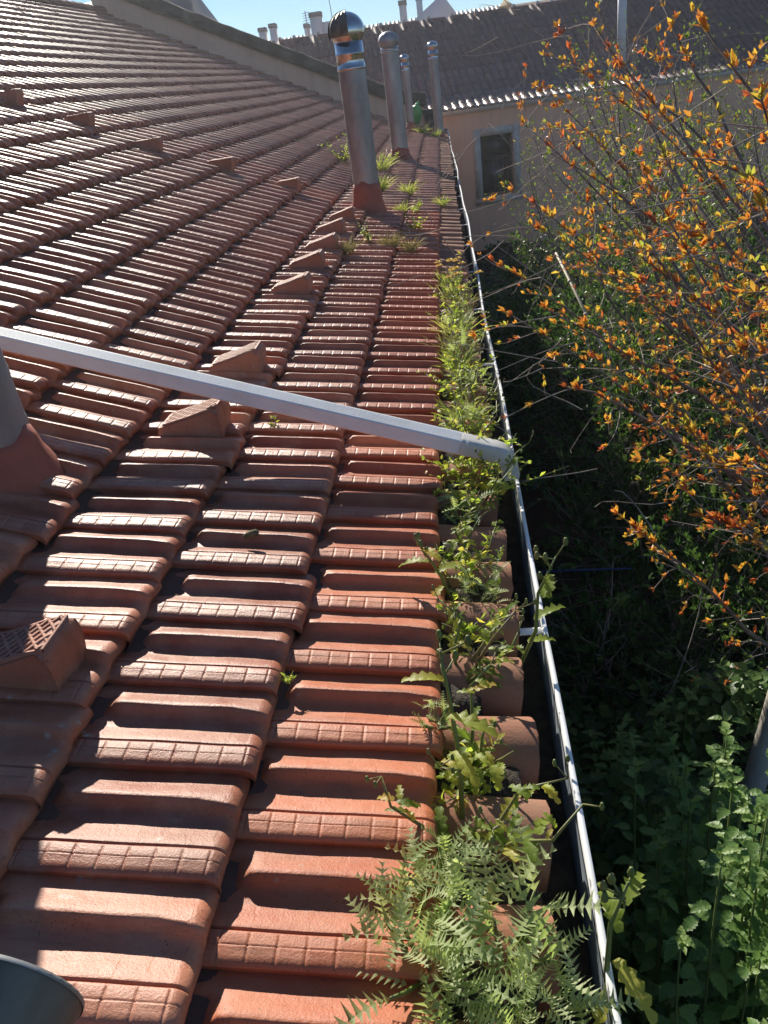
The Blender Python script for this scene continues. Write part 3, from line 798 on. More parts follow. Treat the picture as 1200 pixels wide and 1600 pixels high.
wm = MB(); gu, gzv = [-7.5, wu0, wu1, 14], [-3.6, wz0, wz1, EZ]
for a in range(3):
    for b in range(3):
        if (a, b) != (1, 1): wm.add([bw(gu[a], 0, gzv[b]), bw(gu[a + 1], 0, gzv[b]), bw(gu[a + 1], 0, gzv[b + 1]), bw(gu[a], 0, gzv[b + 1])], f4=[[0, 1, 2, 3]])
wm.add([bw(wu0, -0.3, wz0), bw(wu1, -0.3, wz0), bw(wu1, -0.3, wz1), bw(wu0, -0.3, wz1), bw(wu0, 0, wz0), bw(wu1, 0, wz0), bw(wu1, 0, wz1), bw(wu0, 0, wz1)], f4=[[0, 1, 2, 3], [4, 5, 1, 0], [7, 3, 2, 6], [4, 0, 3, 7], [5, 6, 2, 1]])
wm.add([bw(-7.5, 0, -3.6), bw(-7.5, -9, -3.6), bw(-7.5, -9, EZ), bw(-7.5, 0, EZ), bw(14, 0, -3.6), bw(14, -9, -3.6), bw(14, -9, EZ), bw(14, 0, EZ)], f4=[[0, 3, 2, 1], [4, 5, 6, 7], [1, 2, 6, 5], [3, 7, 6, 2]])
wm.build('wall', M['pink'], bh)
# window
win = multi([(wu0 - 0.19, wu0, -0.2, 0.035, wz0 - 0.02, wz1 + 0.19), (wu1, wu1 + 0.19, -0.2, 0.035, wz0 - 0.02, wz1 + 0.19), (wu0, wu1, -0.2, 0.034, wz1, wz1 + 0.19), (wu0 - 0.21, wu1 + 0.21, -0.2, 0.05, wz0 - 0.17, wz0 - 0.021)]).build('window_surround', M['stone'], bh)
fr = [(wu0, wu0 + 0.06, -0.22, -0.16, wz0, wz1), (wu1 - 0.06, wu1, -0.22, -0.16, wz0, wz1), (wu0 + 0.06, wu1 - 0.06, -0.22, -0.16, wz1 - 0.07, wz1), (wu0 + 0.06, wu1 - 0.06, -0.22, -0.16, wz0, wz0 + 0.07), (wu0 + 0.06, wu1 - 0.06, -0.215, -0.165, wz0 + 0.92, wz0 + 0.98)]
wf = multi(fr).build('window_frame', M['darkwood'], bh)
for k in range(6):
    u_ = wu0 + 0.062 + (wu1 - wu0 - 0.124) * (k + 0.5) / 6
    multi([(u_ - 0.008, u_ + 0.008, -0.20, -0.19, wz0 + 0.071, wz0 + 0.919)]).build('window_bar', M['darkwood'], wf)
glass = metal_mat('dark_glass', (0.02, 0.025, 0.03), (0.035, 0.04, 0.045), 0.08, 0.0, 2.0, 0.0)
multi([(wu0 + 0.062, wu1 - 0.062, -0.21, -0.205, wz0 + 0.071, wz0 + 0.919)]).build('pane', glass, wf)
multi([(wu0 + 0.062, wu1 - 0.062, -0.21, -0.205, wz0 + 0.982, wz1 - 0.071)]).build('pane', glass, wf)
# eave gutter and its swan-neck pipe
multi([(-0.35, 14, 0.0, 0.10, EZ - 0.16, EZ - 0.02), (-0.35, 14, 0.1005, 0.20, EZ - 0.12, EZ - 0.005), (-0.35, 14, 0.2005, 0.215, EZ - 0.06, EZ + 0.012)]).build('gutter', M['greypaint'], bh)
m = MB(); m.tube([bw(-0.25, 0.12, EZ - 0.10), bw(-0.25, 0.13, EZ - 0.22), bw(-0.18, 0.16, EZ - 0.31), bw(-0.05, 0.25, EZ - 0.34), bw(0.15, 0.9, EZ - 0.35), bw(0.30, 1.45, EZ - 0.37), bw(0.36, 1.75, EZ - 0.42), bw(0.37, 1.85, EZ - 0.58)], 0.035, 12); m.build('swan_neck_pipe', M['white_metal'], bh, True)
# roof: flatter at the eave, barrel-shaped tiles in courses
RP = [(0.24, EZ - 0.03)]
pit = [R(15), R(15), R(17)] + [R(29.5)] * 10
RL = 0.40
for p in pit:
    v, z = RP[-1]; RP.append((v - RL * math.cos(p), z + RL * math.sin(p)))
m = MB(); us = (-7.5, 14.0)
m.sheet(np.array([[bw(u, v, z - 0.008) for u in us] for v, z in RP] + [[bw(u, RP[-1][0] - 6, RP[-1][1] - 3.0) for u in us]])[:, ::-1])
broof = m.build('roof', M['tile_dark'], bh)
bt = barrel(0.096, 0.082, RL + 0.06, 0.018, 9, arc=2.5, m=3)
btm = bt.mesh('roof_tile', M['tile_dark'], True)
BV = np.concatenate(bt.v); BF = np.concatenate(bt.f4)
fld = MB(); cnt = 0
for ci, p in enumerate(pit):
    v0, z0 = RP[ci]; 
    dn = (bn * math.cos(p) + Vector((0, 0, -math.sin(p)))).normalized(); nn = (bn * math.sin(p) + Vector((0, 0, math.cos(p)))).normalized()
    yx = nn.cross(dn).normalized()
    u = -7.3
    while u < 13.8:
        rt = random.Random(int(u * 1000) + ci * 77)
        o = Vector(bw(u, v0 + rt.uniform(-.015, .015), z0 - 0.05))
        x_, y_, d_ = project(o)
        ok = (590 < x_ < 1010)
        if ok and cnt < 290 and ci < 6:
            place('roof_tile', btm, broof, frame(dn, yx, nn, o)); cnt += 1
        elif x_ > 380:
            fld.add(BV @ np.array([dn[:], yx[:], nn[:]]) + np.array(o[:]), f4=BF, tint=rt.random())
        u += 0.205
fld.build('roof_tile_field', M['tile_dark_field'], broof, True, dict(kind='stuff'))
# ridge: half-round tiles with pale mortar dabs
rv, rz = RP[-1]
rmesh = barrel(0.12, 0.11, 0.46, 0.016, 8, m=2).mesh('ridge_tile', M['tile_dark'], True)
dab = MB(); dab.lathe([(0.0, 0.055), (0.03, 0.05), (0.05, 0.02), (0.05, -0.03), (0.04, -0.10)], 8); dabm = dab.mesh('mortar_dab', M['mortar'], True)
u = -6.0
while u < 13.5:
    place('ridge_tile', rmesh, broof, frame(-bd, bn, Vector((0, 0, 1)), bw(u, rv, rz - 0.06)))
    if int(u * 10) % 2 == 0 or True:
        place('mortar_dab', dabm, broof, Matrix.Translation(bw(u + 0.03, rv, rz + 0.065)))
    u += 0.72 if random.random() < 0.5 else 0.42
# grey pole or vent stack on the right of that roof
m = MB(); m.tube([bw(5.75, -1.2, 0.8), bw(5.75, -1.2, 2.9)], 0.12, 12); m.build('roof_stack', M['greypaint'], bh)

# white rendered upper storey to the right behind the twigs
wh = thing('house', (8.5, 31, -3.0), 'pinkish block standing behind the bare twigs at the top right', 'house')
m = MB(); m.box((5.2, 29.5, -3), (13, 34, 3.9)); m.build('wall', M['pink'], wh)
m = MB(); m.box((4.9, 29.2, 3.901), (13.3, 34.3, 4.1)); m.build('roof', M['tile_dark'], wh)

# dark gable roof seen over the parapet
dg = thing('house', (-9.0, 29.0, -3.0), 'small dark gable roof peeping over the parapet at the top left', 'house')
m = MB()
m.add([(-12.5, 27.0, 3.45), (-7.55, 27.0, 3.45), (-7.55, 33.0, 3.45), (-12.5, 33, 3.45), (-12.5, 29.0, 4.72), (-7.75, 29.0, 4.92)], f4=[[0, 1, 5, 4], [2, 3, 4, 5]], f3=[[1, 2, 5], [3, 0, 4]])
m.build('roof', M['darkwood'], dg)
m = MB(); m.box((-12.4, 27.4, -3), (-8.1, 32.8, 3.44)); m.build('wall', M['coping'], dg)

# ------------------------------------------------------------------ far white building
fb = thing('house', (-3, 45, -3), 'far white house with sunlit striped tile roof and square chimneys', 'house')
m = MB(); m.box((-14, 43.2, -3), (14, 52, 3.0)); m.build('wall', M['white_wall'], fb)
m = MB()
fz0, fz1, fy0, fy1 = 3.02, 3.98, 42.6, 46.4
m.sheet(np.array([[(14.0, fy0, fz0), (-14.0, fy0, fz0)], [(14.0, fy1, fz1), (-14.0, fy1, fz1)], [(14.0, 51.5, 3.0), (-14.0, 51.5, 3.0)]]))
fr_ = m.build('roof', M['deck'], fb)
m = MB(); sl = math.atan2(fz1 - fz0, fy1 - fy0)
dnv = Vector((0, -math.cos(sl), -math.sin(sl))); nnv = Vector((0, -math.sin(sl), math.cos(sl))); yxv = nnv.cross(dnv)
fbar = barrel(0.075, 0.07, 4.0, 0.02, 6, m=2); FV = np.concatenate(fbar.v); FF = np.concatenate(fbar.f4)
for x in np.arange(-13.9, 4, 0.22):
    m.add(FV @ np.array([dnv[:], yxv[:], nnv[:]]) + np.array([x, fy0 + 0.0, fz0 + 0.02]), f4=FF, tint=random.random())
m.build('roof_tile_field', M['tile_far'], fr_, True, dict(kind='stuff'))
def chimney(x0, x1, y0, z0, z1, dep=0.6, cap=0.18, parent=fb):
    c = MB(); c.box((x0, y0, z0), (x1, y0 + dep, z1)); o = c.build('chimney', M['white_wall'], parent)
    c = MB(); c.box((x0 - 0.03, y0 - 0.03, z1 + 0.001), (x1 + 0.03, y0 + dep + 0.03, z1 + cap)); c.build('chimney_cap', M['cap_grey'], o)
chimney(-8.25, -7.95, 42.0, 2.6, 4.16)
chimney(-7.72, -7.45, 42.0, 2.6, 4.26)
chimney(-6.35, -6.13, 44.0, 3.2, 4.18)
chimney(-5.72, -5.20, 41.9, 2.6, 4.42, cap=0.20)
chimney(-1.50, -1.18, 41.9, 2.6, 4.36)
chimney(-0.74, -0.45, 44.0, 3.0, 4.62)
m = MB(); m.box((-5.195, 42.05, 2.6), (-4.85, 42.6, 4.18)); m.build('chimney_block', M['white_wall'], fb)
m = MB(); m.add([(-1.15, 41.6, 2.5), (1.25, 41.6, 2.5), (1.25, 41.6, 3.50), (0.5, 41.6, 4.52), (-1.15, 41.6, 3.50), (-1.15, 46, 2.5), (1.25, 46, 2.5), (1.25, 46, 3.50), (0.5, 46, 4.52), (-1.15, 46, 3.5)],
               f4=[[0, 1, 2, 4], [1, 6, 7, 2], [0, 4, 9, 5], [2, 7, 8, 3], [4, 3, 8, 9]], f3=[[4, 2, 3]])
m.build('gable', M['white_wall'], fb)
m = MB(); m.box((3.2, 42.5, 2.6), (3.65, 43.1, 3.74)); m.add([(3.1, 42.4, 3.741), (3.75, 42.4, 3.741), (3.75, 43.2, 3.741), (3.1, 43.2, 3.741), (3.43, 42.8, 4.05)], f3=[[0, 1, 4], [1, 2, 4], [2, 3, 4], [3, 0, 4]])
m.build('cream_turret', rough_mat('cream_render', (0.6, 0.47, 0.28), (0.68, 0.54, 0.34), 2.0, 0.9), fb)
m = MB(); m.tube([(-5.92, 42.3, 3.4), (-5.95, 42.3, 4.75)], 0.02, 6)
for q in range(5): m.tube([(-6.1, 42.3, 4.25 + q * 0.1), (-5.78, 42.3, 4.28 + q * 0.1)], 0.012, 5)
m.build('antenna', M['zinc_dark'], fb)
m = MB(); m.tube([(-4.65, 42.3, 3.4), (-4.75, 42.3, 5.2)], 0.018, 6); m.build('mast', M['zinc_dark'], fb)

# ------------------------------------------------------------------ garden odds and ends
m = MB(); m.tube([(0.80, 5.0, -0.05), (0.96, 4.55, -0.43), (1.12, 4.0, -0.85)], [0.008, 0.010, 0.011], 10)
for t in (0.2, 0.42, 0.63, 0.84):
    p = np.array([0.80, 5.0, -0.05]) * (1 - t) + np.array([1.12, 4.0, -0.85]) * t; m.tube([p - [0.002, -0.006, -0.005], p + [0.002, -0.006, -0.005]], 0.0125, 10)
tag(m.build('cane', M['cane'], None, True), 'pale dry cane leaning among the twigs beyond the gutter', 'cane')
pt = thing('garden_post', (1.04, 1.46, -2.1), 'thick pale weathered post rising among nettles at the right edge', 'post')
m = MB(); m.tube([(1.02, 1.46, -2.1), (1.04, 1.46, -1.4), (1.10, 1.465, -0.80), (1.16, 1.47, -0.3)], [0.044, 0.042, 0.040, 0.039], 20); m.build('shaft', M['post'], pt, True)
m = MB(); m.tube([(1.042, 1.46, -1.38), (1.043, 1.46, -1.37), (1.0455, 1.46, -1.345), (1.0465, 1.46, -1.335)], [0.041, 0.047, 0.047, 0.041], 20, cap=False); m.build('band', M['post'], pt, True)
m = MB(); m.tube([(0.30, 2.45, -0.98), (0.55, 2.43, -0.975), (0.80, 2.42, -0.98)], 0.0045, 8)
tag(m.build('blue_pipe', M['blue'], None, True), 'thin blue plastic pipe crossing the dark gap below the gutter', 'pipe')
gc = thing('green_can', (-0.55, 19.1, 0.30), 'bright green plastic can lying by the far flues', 'can')
m = MB(); m.lathe([(0.0, 0.0), (0.12, 0.01), (0.135, 0.04), (0.135, 0.27), (0.11, 0.34), (0.05, 0.38), (0.045, 0.43), (0.0, 0.43)], 20)
rr = np.array(Matrix.Rotation(R(28), 3, 'X') @ Matrix.Rotation(R(15), 3, 'Y'))
m.v = [v @ rr.T + np.array([-0.55, 19.1, 0.34]) for v in m.v]; m.build('body', M['green_plastic'], gc, True)
m = MB(); m.tube((np.array([[0.03, 0.09, 0.33], [0.03, 0.16, 0.40], [0.03, 0.17, 0.30], [0.03, 0.135, 0.22]]) @ rr.T) + np.array([-0.55, 19.1, 0.34]), 0.014, 8); m.build('handle', M['green_plastic'], gc, True)
# a heap of broken tile by the far end
for k in range(7):
    rt = random.Random(k + 40)
    m = MB(); s_ = rt.uniform(0.05, 0.11)
    m.add([(-s_, -s_ * .6, 0), (s_, -s_ * .4, 0), (s_ * .7, s_ * .6, 0.01), (-s_ * .6, s_ * .5, 0.015), (-s_, -s_ * .6, 0.02), (s_, -s_ * .4, 0.02), (s_ * .7, s_ * .6, 0.035), (-s_ * .6, s_ * .5, 0.035)], f4=[[0, 3, 2, 1], [4, 5, 6, 7], [0, 1, 5, 4], [1, 2, 6, 5], [2, 3, 7, 6], [3, 0, 4, 7]])
    px_, py_ = -0.42 + k * 0.05 + rt.uniform(-.03, .03), 18.4 + rt.uniform(-.3, .4)
    e_ = np.array(Matrix.Rotation(rt.uniform(0, 6), 3, 'Z') @ Matrix.Rotation(rt.uniform(-.5, .5), 3, 'X'))
    m.v = [v @ e_.T + np.array([px_, py_, float(zroof(px_)) + float(sag(py_)) + 0.03]) for v in m.v]
    tag(m.build('tile_shard', M['red_paint']), 'broken red tile shard, %s from the left at the far end of the roof' % ORD[k], 'shard', 'broken tile shards at the far roof end')
# a bit of cork-like debris on a tile
m = MB(); m.lathe([(0.0, -0.022), (0.006, -0.022), (0.010, -0.012), (0.011, 0.004), (0.009, 0.016), (0.004, 0.021), (0.0, 0.022)], 10)
e_ = np.array(Matrix.Rotation(R(8), 3, 'Z') @ Matrix.Rotation(R(76), 3, 'Y'))
m.v = [v @ e_.T + np.array([-0.49, 1.085, 0.118]) for v in m.v]
tag(m.build('twig_stub', M['moss'], None, True), 'small greenish stub lying on a tile below the downpipe', 'stub')

# ------------------------------------------------------------------ plants
def norm(a): return a / (np.linalg.norm(a, axis=-1, keepdims=True) + 1e-12)

def leaves(mb, pos, dirv, length, width, nrm=None, tint=0.5, curl=0.15):
    """many simple folded leaves at once: base, two sides, tip"""
    pos = np.asarray(pos, float).reshape(-1, 3); n = len(pos)
    d = norm(np.asarray(dirv, float).reshape(-1, 3))
    if nrm is None: nrm = rng.normal(0, 1, (n, 3)) + np.array([0, 0, 1.2])
    s = norm(np.cross(d, nrm)); u = norm(np.cross(s, d))
    length = np.broadcast_to(length, (n,))[:, None]; width = np.broadcast_to(width, (n,))[:, None]
    p0 = pos; pm = pos + d * length * 0.5 - u * 0.0; tip = pos + d * length - u * length * curl
    l = pm + s * width * 0.5 + u * width * 0.18; r = pm - s * width * 0.5 + u * width * 0.18
    l2 = pos + d * length * 0.8 + s * width * 0.28 - u * length * curl * 0.5; r2 = pos + d * length * 0.8 - s * width * 0.28 - u * length * curl * 0.5
    v = np.stack([p0, l, r, l2, r2, tip, pm], 1).reshape(-1, 3)
    k = np.arange(n)[:, None] * 7
    f3 = np.concatenate([k + np.array([[0, 6, 1]]), k + np.array([[0, 2, 6]]), k + np.array([[3, 6, 5]]), k + np.array([[5, 6, 4]]), k + np.array([[1, 6, 3]]), k + np.array([[2, 4, 6]])])
    t = np.broadcast_to(tint, (n,)); mb.add(v, f3=f3, tint=np.repeat(t, 7))

def jag_leaf(mb, p, d, up, length, width, lobes=7, tint=0.5, droop=0.4, spiny=True):
    """deeply lobed leaf such as a thistle's"""
    d = norm(np.array(d, float)); s = norm(np.cross(d, up)); u = np.cross(s, d)
    n = lobes * 2 + 1
    t = np.linspace(0, 1, n)
    rib = np.array(p)[None, :] + d[None, :] * (t * length)[:, None] + u[None, :] * (length * (0.25 * t - droop * t * t))[:, None]
    mb_v = []; f3 = []
    prof_w = width * 0.5 * np.sin(np.pi * np.clip(0.08 + 0.90 * t, 0, 1)) ** 0.7
    vs = list(rib); base = 0
    for side in (1, -1):
        for q in range(lobes):
            i0, i1, i2 = 2 * q, 2 * q + 1, min(2 * q + 2, n - 1)
            wq = prof_w[i1] * random.uniform(0.8, 1.15)
            tipv = rib[i1] + s * side * wq + d * length * (0.07 if spiny else 0.03) + u * wq * random.uniform(0.1, 0.55)
            kv = len(vs); vs.append(tipv)
            w2 = prof_w[i1] * (0.16 if spiny else 0.55)
            fa = 0.42 if spiny else 0.0
            ra, rb = rib[i0] * (1 - fa) + rib[i1] * fa, rib[i2] * (1 - fa) + rib[i1] * fa
            vs.append(ra + s * side * w2); vs.append(rb + s * side * w2)
            a, b = kv + 1, kv + 2
            if side > 0: f3 += [[i0, i1, a], [i1, i2, b], [a, i1, kv], [i1, b, kv]]
            else: f3 += [[i0, a, i1], [i1, b, i2], [a, kv, i1], [i1, kv, b]]
    mb.add(np.array(vs), f3=f3, tint=tint)

def rnd_dir(zmin=0.2, zmax=0.9):
    a = random.uniform(0, 2 * math.pi); z = random.uniform(zmin, zmax); r = math.sqrt(max(0, 1 - z * z))
    return np.array([r * math.cos(a), r * math.sin(a), z])

def weed(kind, name, x, y, z, size, label, seed, lean=(0, 0)):
    random.seed(seed)
    root = thing(name, (x, y, z), label, {'grass_tuft': 'grass', 'dry_grass_tuft': 'grass'}.get(name, 'weed'), 'weeds growing along the eave and on the tiles')
    base = np.array([x, y, z]); lf, st, fl = MB(), MB(), MB(); heads = []; single = []
    near_ = y < 0.3 or (kind in ('sow', 'stalk') and y < 1.0)
    def LF():
        if not near_: return lf
        single.append(MB()); return single[-1]
    leanv = np.array([lean[0], lean[1], 0])
    if kind == 'thistle':
        for q in range(int(20 + size * 85)):
            off = np.array([random.uniform(-1, 1), random.uniform(-1, 1), 0]) * size * 0.42
            d = rnd_dir(0.15, 0.95) + leanv + off * 1.5
            hgt = random.uniform(0, 0.55) * size
            ln = random.uniform(0.5, 1.0) * size * 0.62
            p = base + off + [0, 0, hgt]
            jag_leaf(LF(), p, d, np.array([0, 0, 1.0]) + 0.3 * rnd_dir(), ln, ln * 0.46, 9, random.random(), random.uniform(0.1, 0.75))
            if q % 3 == 0: st.tube([base + off * 0.3, base + off * 0.7 + [0, 0, hgt * 0.5], p], [0.004, 0.0035, 0.002], 5, tint=random.random())
        mat_l = 'thistle'
    elif kind == 'sow':
        for q in range(max(2, int(3 + size * 6))):
            d = rnd_dir(0.75, 0.98) + leanv; hgt = size * random.uniform(0.6, 1.1)
            b0 = base + np.array([random.uniform(-.03, .03), random.uniform(-.04, .04), 0])
            pts = [b0, b0 + d * hgt * 0.4, b0 + d * hgt * 0.75 + rnd_dir(0, .3) * 0.02, b0 + d * hgt + rnd_dir(0, .3) * 0.03]
            st.tube(pts, [0.0042, 0.0036, 0.0026, 0.0015], 6, tint=random.random())
            for k in range(random.randint(7, 12)):
                t = random.uniform(0.05, 0.95); p = b0 + d * hgt * t
                ln = random.uniform(0.022, 0.062) * (1.1 - 0.5 * t)
                jag_leaf(LF(), p, rnd_dir(-0.1, 0.7), np.array([0, 0, 1.0]), ln, ln * random.uniform(0.35, 0.6), 4, random.random(), 0.5, False)
            for k in range(random.randint(1, 3)):
                e = pts[-1] + rnd_dir(0.2, .9) * 0.03
                st.tube([pts[-1], e], [0.0014, 0.001], 5, tint=0.8)
                heads.append(MB()); heads[-1].lathe([(0.0, -0.005), (0.003, -0.004), (0.0038, 0.0), (0.0028, 0.004), (0.0022, 0.008), (0.0012, 0.0085), (0, 0.0087)], 7, tuple(e), tint=random.random())
        mat_l = 'weedleaf'
    elif kind == 'herb':
        for q in range(int(2 + size * 75)):
            d = rnd_dir(0.35, 0.95) + leanv; hgt = size * random.uniform(0.5, 1.05)
            b0 = base + np.array([random.uniform(-.04, .04), random.uniform(-.07, .07), 0])
            bend = rnd_dir(-0.2, 0.4) * hgt * 0.25
            pts = [b0, b0 + d * hgt * 0.5, b0 + d * hgt + bend]
            st.tube(pts, [0.0022, 0.0017, 0.001], 5, tint=random.random())
            n = random.randint(7, 13); tt = np.random.default_rng(seed * 31 + q).uniform(0.15, 1, n)
            P = np.array([(1 - t) * pts[0] * (1 - t) + 2 * t * (1 - t) * pts[1] + t * t * pts[2] for t in tt])
            leaves(lf, P, np.array([rnd_dir(-0.2, 0.8) for _ in tt]), np.random.default_rng(q).uniform(0.014, 0.034, n) * min(1, 0.3 + size / 0.1), np.random.default_rng(q + 3).uniform(0.007, 0.017, n) * min(1, 0.3 + size / 0.1), tint=np.random.default_rng(q + 9 + seed).uniform(0, 1, n))
        mat_l = 'weedleaf'
    elif kind in ('grass', 'dry'):
        for q in range(int(8 + size * 560)):
            d = rnd_dir(0.5, 0.98) + leanv; hgt = size * random.uniform(0.45, 1.1)
            b0 = base + np.array([random.uniform(-.045, .045), random.uniform(-.06, .06), 0]) * min(1, size / 0.12)
            s = norm(np.cross(d, [random.uniform(-1, 1), random.uniform(-1, 1), 0.1])); w = random.uniform(0.0016, 0.0034)
            dr = np.array([d[0], d[1], -0.2]) * hgt * random.uniform(0.1, 0.55)
            p = [b0, b0 + d * hgt * 0.45, b0 + d * hgt * 0.8 + dr * 0.4, b0 + d * hgt + dr]
            v = [p[0] - s * w, p[0] + s * w, p[1] - s * w, p[1] + s * w, p[2] - s * w * .7, p[2] + s * w * .7, p[3]]
            lf.add(v, f3=[[4, 5, 6]], f4=[[0, 1, 3, 2], [2, 3, 5, 4]], tint=random.random() ** 0.8)
        for q in range(int(size * 40)):
            d = rnd_dir(0.75, 0.98); hgt = size * random.uniform(0.8, 1.25); b0 = base + np.array([random.uniform(-.04, .04), random.uniform(-.05, .05), 0])
            e = b0 + d * hgt; st.tube([b0, e], [0.0014, 0.0008], 4, tint=0.9)
            fl.lathe([(0, -0.010), (0.004, -0.004), (0.005, 0.004), (0.002, 0.012), (0, 0.013)], 6, tuple(e), tint=random.random())
        mat_l = 'grass' if kind == 'grass' else 'drygrass'
    elif kind == 'flower':
        for q in range(16):
            d = rnd_dir(0.1, 0.7)
            jag_leaf(lf, base + rnd_dir(0, .2) * 0.02, d, np.array([0, 0, 1.0]), size * random.uniform(0.4, 0.8), size * 0.14, 6, random.random(), 0.4)
        for q in range(random.randint(4, 6)):
            d = rnd_dir(0.7, 0.95); e = base + d * size * random.uniform(0.8, 1.2)
            st.tube([base, base + d * size * 0.5 + rnd_dir(0, .2) * .01, e], [0.0025, 0.002, 0.0018], 5, tint=0.4)
            n = 16; a = np.linspace(0, 2 * math.pi, n, endpoint=False)
            dd = np.stack([np.cos(a), np.sin(a), 0.25 + 0 * a], -1)
            heads.append(MB()); leaves(heads[-1], np.repeat(e[None, :], n, 0), dd, 0.030, 0.010, np.repeat([[0, 0, 1.0]], n, 0), np.random.default_rng(q).uniform(0, 1, n))
            leaves(heads[-1], np.repeat(e[None, :] + [0, 0, .003], n, 0), dd + [0, 0, .5], 0.020, 0.009, np.repeat([[0, 0, 1.0]], n, 0), np.random.default_rng(q).uniform(0, 1, n))
        mat_l = 'weedleaf'
    elif kind == 'stalk':
        d = np.array([lean[0], lean[1], 1.0]); hgt = size
        pts = [base, base + d * hgt * 0.35 + rnd_dir(0, .2) * .01, base + d * hgt * 0.7 + rnd_dir(0, .2) * .015, base + d * hgt]
        st.tube(pts, [0.005, 0.0045, 0.0035, 0.002], 7, tint=0.5)
        for k in range(4):
            t = 0.25 + 0.2 * k; p = base + d * hgt * t
            ln = random.uniform(0.06, 0.09); dv = rnd_dir(-0.2, 0.3)
            jag_leaf(LF(), p, dv, np.array([0, 0, 1.0]), ln, ln * 0.42, 5, random.uniform(0.3, 0.9), 0.45, False)
        for k in range(5):
            p = base + d * hgt * random.uniform(0.72, 1.0); e = p + rnd_dir(0.1, .9) * random.uniform(0.02, 0.06)
            st.tube([p, e], [0.0018, 0.0014], 5, tint=0.7)
            heads.append(MB()); heads[-1].lathe([(0.0, -0.008), (0.0045, -0.006), (0.006, 0.0), (0.0042, 0.007), (0.0030, 0.011), (0, 0.0115)], 9, tuple(e), tint=random.random())
        mat_l = 'weedleaf'
    for lm_ in single: lm_.build('leaf', M[mat_l], root, False)
    if lf.n: lf.build('leaves', M[mat_l], root, False, dict(kind='stuff') if kind in ('herb', 'grass', 'dry') else None)
    if st.n: st.build('stems', M['stem'], root, True)
    for fm in heads: fm.build('flower' if kind == 'flower' else 'bud', M['flower' if kind == 'flower' else 'stem'], root, False)
    if fl.n: fl.build('seed_heads', M['seedhead'], root, False, dict(kind='stuff'))
    return root

# along the eave, from the camera outwards
eave = [('thistle', .08, .06, .20), ('thistle', .125, -.04, .15), ('thistle', .03, -.06, .14), ('thistle', .00, .16, .13), ('thistle', -.02, .02, .16), ('sow', .04, .26, .26), ('herb', .03, .38, .11),
        ('sow', .04, .44, .18), ('thistle', -.01, .50, .07), ('sow', .05, .70, .20), ('herb', .05, .84, .13), ('thistle', .09, 1.0, .11), ('herb', .05, 1.07, .14),
        ('sow', .05, 1.20, .16), ('thistle', .07, 1.40, .12), ('herb', .04, 1.50, .14), ('herb', .05, 1.66, .15), ('herb', .12, 1.78, .15), ('sow', .10, 1.86, .18),
        ('herb', .07, 1.98, .18), ('thistle', .11, 2.06, .15), ('grass', .08, 2.17, .14), ('sow', .11, 2.26, .20), ('herb', .05, 2.36, .17), ('thistle', .11, 2.50, .15), ('herb', .07, 2.62, .18), ('grass', .08, 2.76, .15), ('thistle', .10, 2.9, .16),
        ('dry', .05, 3.02, .16), ('herb', .11, 3.10, .17), ('grass', .07, 3.26, .17), ('thistle', .10, 3.42, .16), ('herb', .06, 3.54, .18), ('sow', .08, 3.70, .18), ('dry', .11, 3.82, .15), ('herb', .08, 3.95, .17), ('grass', .06, 4.08, .15), ('herb', .08, 4.25, .16), ('flower', .12, 4.05, .17), ('flower', .03, 4.70, .12), ('flower', .13, 4.55, .14), ('grass', .05, 4.45, .13), ('sow', .15, 1.50, .24), ('herb', .15, 1.62, .20)]
NM = {'thistle': 'thistle', 'sow': 'sow_thistle', 'herb': 'leafy_weed', 'grass': 'grass_tuft', 'flower': 'dandelion', 'dry': 'dry_grass_tuft', 'stalk': 'sow_thistle'}
DS = {'thistle': 'grey-green thistle with saw-edged leaves on the eave', 'sow': 'tall sow thistle with lobed leaves on the eave', 'herb': 'small-leaved branching weed on the eave', 'grass': 'bright green grass tuft on the eave', 'flower': 'yellow flowered weed on the eave', 'dry': 'straw-coloured dry grass tuft on the eave'}
ct = {}
for k, (kd, x, y, s_) in enumerate(sorted(eave, key=lambda e: e[2])):
    c_ = ct.get(kd, 0); ct[kd] = c_ + 1
    zb = (-0.052 - 0.28 * x if x > 0.005 else -0.015) + float(sag(y))
    weed(kd, NM[kd], x, y, zb, s_, DS[kd] + ', %s from the camera' % ORD[c_], 100 + k, (0.12 if kd in ('sow', 'herb') else 0.0, -0.05))
weed('stalk', 'sow_thistle', 0.235, 0.055, -0.20, 0.30, 'lone budded stalk rising outside the gutter lip at the bottom', 301, (0.10, 0.05))
weed('stalk', 'sow_thistle', 0.17, 0.78, -0.12, 0.30, 'long stalk leaning out over the gutter beside a bracket', 302, (0.30, 0.0))
weed('stalk', 'sow_thistle', 0.03, 0.30, -0.06, 0.36, 'tallest budded stalk at the tile edge above the big thistles', 303, (-0.02, 0.12))
weed('stalk', 'sow_thistle', 0.02, 0.98, -0.06, 0.20, 'small nodding stalk bent over the edge of the lowest tiles', 304, (-0.35, -0.1))
